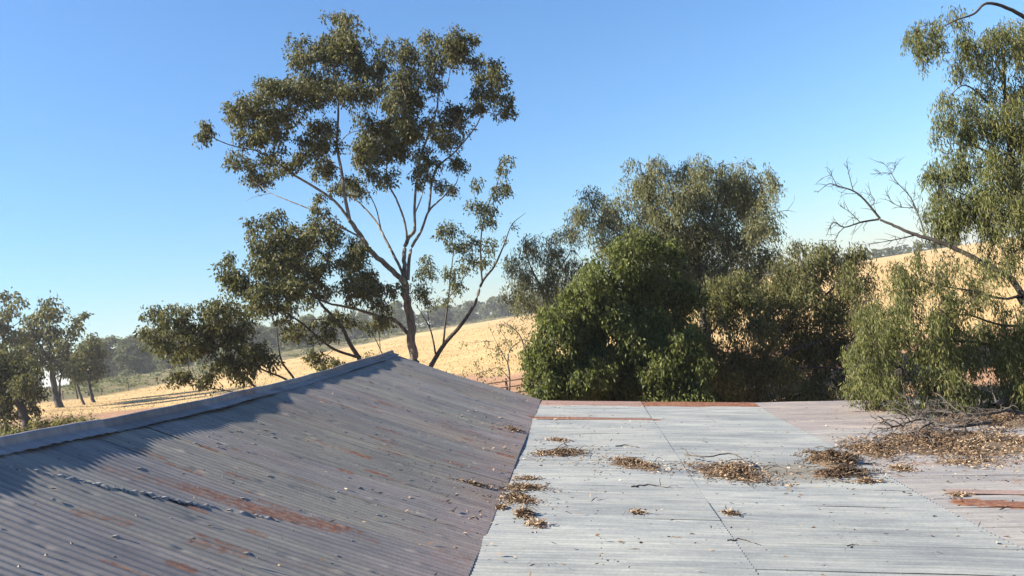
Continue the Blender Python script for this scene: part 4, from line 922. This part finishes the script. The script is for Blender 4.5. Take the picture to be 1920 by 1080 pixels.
# --- trees at the left beyond the ridge
GL = dict(leaf='gum', bark='bark_black', link=True)
trace_tree('gum_tree', 'dense dark tree with leaning trunk at the left edge, nearest beyond the ridge', 'tree', 45,
    [([(58, 815), (50, 795), (38, 762), (30, 735), (26, 700)], .30, .16, 0, 0), ([(30, 735), (50, 710), (60, 690)], .10, .03, -.6, 0), ([(30, 735), (5, 710), (-20, 690)], .10, .03, .6, 0)],
    [(10, 670, 30, 22), (40, 690, 28, 24), (0, 715, 30, 26), (45, 720, 24, 20), (15, 745, 30, 18), (62, 730, 14, 16), (-20, 690, 24, 26), (55, 760, 12, 12), (20, 775, 14, 8), (-15, 760, 24, 20), (5, 800, 26, 12), (68, 700, 10, 12)],
    leaf='gum', bark='bark_black', dens=6, L=.22, W=.09, strand=.4, nleaf=10, seed=41, depth=1.0, spread=.12)
trace_tree('gum_tree', 'tall gum with open crown, highest of the left group beyond the field', 'tree', 92,
    [([(108, 752), (103, 738), (98, 700), (92, 670)], .42, .25, 0, 0), ([(92, 670), (95, 630), (92, 600), (90, 575)], .16, .04, -1, 0), ([(92, 670), (120, 650), (135, 620), (150, 590)], .14, .03, 1, 0), ([(92, 670), (70, 640), (55, 615)], .14, .03, -1, 0), ([(113, 752), (112, 720), (118, 690), (125, 670)], .14, .04, 1, .5)],
    [(92, 562, 12, 8), (100, 580, 16, 12), (85, 590, 16, 14), (60, 600, 18, 10), (45, 625, 20, 16), (75, 620, 20, 16), (100, 610, 14, 14), (150, 588, 10, 7), (135, 605, 12, 10), (125, 620, 12, 8), (70, 650, 24, 16), (40, 655, 22, 18), (105, 645, 20, 16), (85, 675, 22, 12), (60, 680, 20, 12), (115, 670, 12, 12), (120, 690, 10, 10)],
    dens=.85, L=.5, W=.24, strand=.7, nleaf=10, seed=42, depth=1.8, spread=.3, feeder=.05, group='gum trees left of the field', **GL)
trace_tree('gum_tree', 'gum cut by the left frame edge behind the dense dark tree', 'tree', 85,
    [([(10, 770), (8, 740), (5, 690), (3, 650)], .35, .2, 0, 0), ([(3, 650), (15, 610), (22, 575), (20, 560)], .12, .03, 0, 0), ([(3, 650), (-20, 610)], .12, .03, 0, 0), ([(12, 620), (35, 605), (55, 590)], .05, .015, 0, 0)],
    [(18, 555, 16, 7), (32, 568, 10, 8), (8, 580, 14, 14), (0, 610, 16, 16), (18, 630, 18, 14), (0, 650, 18, 14), (28, 660, 14, 12), (-18, 600, 18, 24)],
    dens=.9, L=.45, W=.22, strand=.6, nleaf=10, seed=43, depth=1.5, spread=.28, feeder=.05, group='gum trees left of the field', **GL)
trace_tree('gum_tree', 'dark round-crowned gum on thin stems right of the tall left gum', 'tree', 100,
    [([(173, 748), (169, 728), (164, 705), (165, 670)], .22, .12, 0, 0), ([(166, 742), (168, 720), (172, 700)], .14, .08, .4, 0), ([(165, 680), (180, 655), (176, 640)], .1, .03, 0, 0), ([(165, 680), (145, 660)], .1, .03, 0, 0)],
    [(170, 632, 8, 6), (165, 648, 18, 12), (150, 660, 18, 14), (180, 660, 14, 16), (160, 678, 22, 14), (180, 690, 12, 12), (142, 680, 12, 12), (172, 700, 14, 8)],
    dens=1.0, L=.48, W=.25, strand=.6, nleaf=11, seed=44, depth=1.2, spread=.3, feeder=.05, group='gum trees left of the field', **GL)
trace_tree('gum_tree', 'slim twin-stemmed tree between tall left gum and round-crowned gum', 'tree', 96,
    [([(154, 750), (149, 735), (143, 712), (138, 690)], .15, .1, 0, 0), ([(146, 748), (142, 730), (140, 712)], .10, .06, .4, .3), ([(138, 700), (128, 680)], .06, .03, 0, 0)],
    [(135, 690, 14, 10), (128, 675, 12, 10), (148, 700, 10, 8), (140, 705, 12, 7)],
    dens=1.0, L=.45, W=.22, strand=.6, nleaf=9, seed=45, depth=1.0, spread=.28, feeder=.04, group='gum trees left of the field', **GL)

# --- distant belt of trees beyond the field: a few grown patterns, copied
def grown_tree(seed, h, w, n_cl, leafsize):
    r = np.random.default_rng(seed)
    root = empty('distant_tree', (0, 0, 0))
    top = np.array([r.normal(0, .3), r.normal(0, .3), h * .62])
    trunk = spline([(0, 0, -.3), (r.normal(0, .12), r.normal(0, .12), h * .3), top], 4, .03, r)
    lines = [(trunk, np.linspace(.20, .07, len(trunk)))]; c3 = []
    for k in range(n_cl):
        zz = h * r.uniform(.2, .95); wd = w * .5 * math.sqrt(max(.08, 1 - ((zz / h - .62) / .42) ** 2)) * r.uniform(.3, 1)
        a = r.uniform(0, 6.283); c = np.array([wd * math.cos(a), wd * math.sin(a), zz])
        rad = w * r.uniform(.11, .19); c3.append((c, (rad, rad * .75, rad), 1.0))
        if k % 4 == 0:
            c0 = np.array([w * .4 * math.cos(a + 2), w * .4 * math.sin(a + 2), h * .1]); c3.append((c0, (rad * 1.1, rad * .8, rad * 1.1), .8))
        s = trunk[min(len(trunk) - 1, int(len(trunk) * min(.95, zz / h * .9)))]
        ln = spline([s, (s + c) / 2 - np.array([0, 0, .2]), c], 3); lines.append((ln, np.linspace(.07, .02, len(ln))))
    V, Q, n, tw = foliage(c3, r, 1.7, leafsize, leafsize * .55, .5, 9, 1.0, spread=.22)
    v, q = tubes(lines, 5); obj('trunk', v, q, M['bark_dark'], root)
    cr = obj('crown', V, Q, M['far_green' if seed in (61, 63) else 'far'], root, smooth=False); fattr(cr, 'var', r.beta(1.5, 1.5, n), 'FACE')
    return root

protos = [grown_tree(60 + k, 9.0, w, nc, .5) for k, (w, nc) in enumerate([(6.5, 22), (5.0, 16), (7.5, 26), (4.2, 14), (6.0, 18)])]
used = [False] * len(protos)
ORD = ['first', 'second', 'third', 'fourth', 'fifth', 'sixth', 'seventh', 'eighth', 'ninth', 'tenth', 'eleventh', 'twelfth', 'thirteenth', 'fourteenth', 'fifteenth', 'sixteenth', 'seventeenth', 'eighteenth', 'nineteenth', 'twentieth',
       'twenty-first', 'twenty-second', 'twenty-third', 'twenty-fourth', 'twenty-fifth', 'twenty-sixth', 'twenty-seventh', 'twenty-eighth', 'twenty-ninth', 'thirtieth']
def spot(px, frac):
    e = [a[0] for a in _edge]; th = float(np.interp(px, e, _th)); R = float(np.interp(th, _th, _R)) * frac
    x = R * (math.cos(th) * FH[0] + math.sin(th) * RGT[0]); y = R * (math.cos(th) * FH[1] + math.sin(th) * RGT[1])
    return x, y, float(terrain(x, y)[0]), R
def plant(px, frac, hpx, which, label, group):
    """tree beyond the field edge: frac = distance as a multiple of the field edge's"""
    x, y, z, R = spot(px, frac); src = protos[which]
    if not used[which]: o = src; used[which] = True
    else:
        o = src.copy(); COL.objects.link(o)
        for ch in list(src.children):
            c = ch.copy(); COL.objects.link(c); c.parent = o
    s = hpx * R / F / 9.0
    o.location = (x, y, z); o.rotation_euler = (0, 0, float(rng.uniform(0, 6.28))); o.scale = (s * rng.uniform(1.0, 1.35), s * rng.uniform(1.0, 1.35), s)
    tag(o, label, 'tree', group)
for i_, px in enumerate(np.linspace(196, 470, 27)):
    plant(px + rng.uniform(-4, 4), rng.uniform(1.6, 2.3), rng.uniform(34, 78), int(rng.integers(5)), ORD[i_] + ' olive tree from the left in the distant belt left of the ridge gums', 'distant trees left of the ridge gums')
for i_, px in enumerate(np.linspace(480, 765, 29)):
    plant(px + rng.uniform(-4, 4), rng.uniform(1.3, 1.9), rng.uniform(28, 62), int(rng.integers(5)), ORD[i_] + ' grey-green tree from the left in the belt seen between the gum stems', 'distant trees between the gum stems')
# the hazy wood along the far crest reads as one mass
FV, FQ, FR, off = [], [], [], 0
TV, TQ, toff = [], [], 0
far_list = [(px + rng.uniform(-4, 4), rng.uniform(1.2, 1.7), rng.uniform(24, 42)) for px in range(765, 1060, 8)] + \
           [(px + rng.uniform(-4, 4), rng.uniform(1.2, 1.6), rng.uniform(18, 30)) for px in range(1064, 1500, 12)] + \
           [(px + rng.uniform(-4, 4), rng.uniform(1.05, 1.3), rng.uniform(9, 17)) for px in range(1500, 1980, 7)]
src_l = []
for p_ in protos:
    ms = {c.name.split('.')[0]: c.data for c in p_.children}
    a_ = np.zeros(len(ms['crown'].vertices) * 3); ms['crown'].vertices.foreach_get('co', a_); a_ = a_.reshape(-1, 4, 3)[::10]
    cen = a_.mean(1, keepdims=True); a_ = cen + (a_ - cen) * 2.7
    t_ = np.zeros(len(ms['trunk'].vertices) * 3); ms['trunk'].vertices.foreach_get('co', t_)
    f_ = np.zeros(len(ms['trunk'].polygons) * 4, dtype=np.int32); ms['trunk'].polygons.foreach_get('vertices', f_)
    src_l.append((a_, t_.reshape(-1, 3), f_.reshape(-1, 4)))
for px, fr, hpx in far_list:
    x, y, z, R = spot(px, fr); s = hpx * R / F / 9.0; a_, t_, f_ = src_l[int(rng.integers(5))]; an = rng.uniform(0, 6.28)
    rot = np.array([[math.cos(an), -math.sin(an), 0], [math.sin(an), math.cos(an), 0], [0, 0, 1]]) * s
    FV.append((a_.reshape(-1, 3) @ rot.T) * np.array([1.2, 1.2, 1]) + np.array([x, y, z])); 
    if hpx > 19 and rng.random() < .5: TV.append((t_ @ rot.T) + np.array([x, y, z])); TQ.append(f_ + toff); toff += len(t_)
FV = np.concatenate(FV); root = empty('distant_wood', (float(FV[:, 0].mean()), float(FV[:, 1].mean()), 8.0), 'hazy grey-green wood along the far crest behind the field', 'wood'); root['kind'] = 'stuff'
o = obj('crowns', FV, np.arange(len(FV)).reshape(-1, 4), M['far'], root, smooth=False); fattr(o, 'var', rng.beta(2, 2, len(FV) // 4), 'FACE'); o['kind'] = 'stuff'
o = obj('trunks', np.concatenate(TV), np.concatenate(TQ), M['bark_dark'], root); o['kind'] = 'stuff'

# low scrub between the field and the belt
n_b = 1500
sth = rng.uniform(-.66, .05, n_b); sb = np.interp(sth, _th, _R); sR = sb * rng.uniform(1.03, 2.0, n_b)
sxx = sR * (np.cos(sth) * FH[0] + np.sin(sth) * RGT[0]); syy = sR * (np.cos(sth) * FH[1] + np.sin(sth) * RGT[1]); szz = terrain(sxx, syy)[0]
k = 26
rad = rng.uniform(.3, 1.1, n_b) * (sb / 140) ** .7
pp = np.stack([sxx, syy, szz], -1)[:, None, :] + unit(rng.normal(size=(n_b, k, 3))) * (rad[:, None] * rng.random((n_b, k)) ** .4)[..., None] * np.array([1.2, 1.2, .75])
pp[..., 2] = np.maximum(pp[..., 2], szz[:, None] + .02); pp = pp.reshape(-1, 3); n = len(pp)
ls_ = np.repeat(rad, k) * rng.uniform(.35, .6, n)
v, q = leaf_quads(pp, unit(rng.normal(size=(n, 3)) + np.array([0, 0, .4])), ls_, ls_ * .6, rng)
scrub = obj('scrub', v, q, M['far'], smooth=False); fattr(scrub, 'var', np.clip(np.repeat(rng.random(n_b), k) * .7 + rng.random(n) * .4, 0, 1), 'FACE')
tag(scrub, 'low green and brown scrub between the golden field and the distant trees', 'scrub', kind='stuff')

# weedy bushes just beyond the ridge at the lower left
def low_bush(px, py, d, rx, ry, label, seed):
    r = np.random.default_rng(seed); c = P(px, py, d); s = d / F
    z = float(terrain(c[0], c[1])[0])
    root = empty('low_bush', (c[0], c[1], z), label, 'bush', 'low bushes beyond the ridge')
    V, Q, n, tw = foliage([(c, (rx * s, ry * s, rx * s * .7), 1.0)], r, 15, .16, .07, .25, 9, .4, spread=.1)
    stems = [(spline([(c[0] + r.normal(0, .1), c[1], z - .1), (c + np.array([0, 0, z])) * np.array([1, 1, .5]) , c + r.normal(0, .3, 3)], 3), np.linspace(.04, .012, 7)) for _ in range(5)]
    v, q = tubes(stems + tw, 4); obj('stems', v, q, M['bark_dark'], root)
    o = obj('leaves', V, Q, M['brown'], root, smooth=False); fattr(o, 'var', r.beta(2, 2, n), 'FACE')
low_bush(82, 788, 34, 18, 10, 'weedy bush beside the leaning trunk at the left edge', 71)
low_bush(118, 792, 34, 16, 8, 'low weedy bush in the middle of the row beyond the ridge', 72)
low_bush(160, 788, 34, 18, 6, 'flat weedy bush at the right end of the row beyond the ridge', 73)
low_bush(20, 812, 32, 24, 10, 'weedy bush at the left frame edge just over the ridge', 74)

# old stockyard rails seen past the end of the steep roof
rails_root_p = P(950, 730, 36); zt = float(terrain(rails_root_p[0], rails_root_p[1])[0])
yard = empty('stockyard_rails', (rails_root_p[0], rails_root_p[1], zt), 'rusty horizontal stockyard rails low behind the twiggy shrub', 'fence')
a, b = P(905, 735, 36), P(1040, 722, 36)
for kx in range(5):
    zz = [-.75, -.45, -.15, .15, .42][kx]
    ln = np.linspace(a, b, 8) + np.array([0, 0, zz]); ln[:, 2] = np.linspace(a[2], b[2], 8) * 0 + (a[2] + b[2]) / 2 + zz + rng.normal(0, .01, 8)
    v, q = tubes([(ln, np.full(8, .038))], 6); obj('rail', v, q, M['rustrail'], yard)
for t in (0.02, .34, .67, .98):
    p = a + (b - a) * t; zb_ = float(terrain(p[0], p[1])[0])
    v, q = tubes([(np.array([(p[0], p[1] + .06, min(zb_, p[2] - .9) - .2), (p[0], p[1] + .06, (a[2] + b[2]) / 2 + .55)]), np.array([.06, .055]))], 7); obj('post', v, q, M['timber'], yard)
# field fence posts along the scrub edge
for px, frac, flabel in ((190, 1.02, 'weathered fence post just right of the round-crowned gum'), (240, 1.02, 'rightmost weathered fence post at the scrub edge'), (118, 1.03, 'weathered fence post beside the tall left gum trunk')):
    th = float(np.interp(px, [e[0] for e in _edge], _th)); R = float(np.interp(th, _th, _R)) * frac
    x = R * (math.cos(th) * FH[0] + math.sin(th) * RGT[0]); y = R * (math.cos(th) * FH[1] + math.sin(th) * RGT[1]); z = float(terrain(x, y)[0])
    v, q = tubes([(np.array([(x, y, z - .3), (x, y, z + 1.0), (x + .02, y, z + 1.15)]), np.array([.09, .085, .05]))], 7)
    o = obj('fence_post', v, q, M['timber'], loc=(x, y, z)); tag(o, flabel, 'post', 'fence posts along the field')

# ------------------------------------------------------------------ thin haze over the whole place
hz = bpy.data.materials.new('haze_air'); hz.use_nodes = True
hz.node_tree.nodes.clear()
ho = hz.node_tree.nodes.new('ShaderNodeOutputMaterial'); hv = hz.node_tree.nodes.new('ShaderNodeVolumePrincipled')
hv.inputs['Color'].default_value = (0.92, 0.95, 1.0, 1); hv.inputs['Density'].default_value = 0.00028; hv.inputs['Anisotropy'].default_value = 0.2
hz.node_tree.links.new(hv.outputs[0], ho.inputs['Volume'])
v, f = box_vf(-1620, 1620, -1620, 1620, float(gz.min()) - 1.0, max(float(gz.max()) + 14, 30.0))
haze = obj('haze', v, f[:, ::-1], hz, smooth=False); tag(haze, 'thin pale haze in the air over the farm', 'haze', kind='stuff')
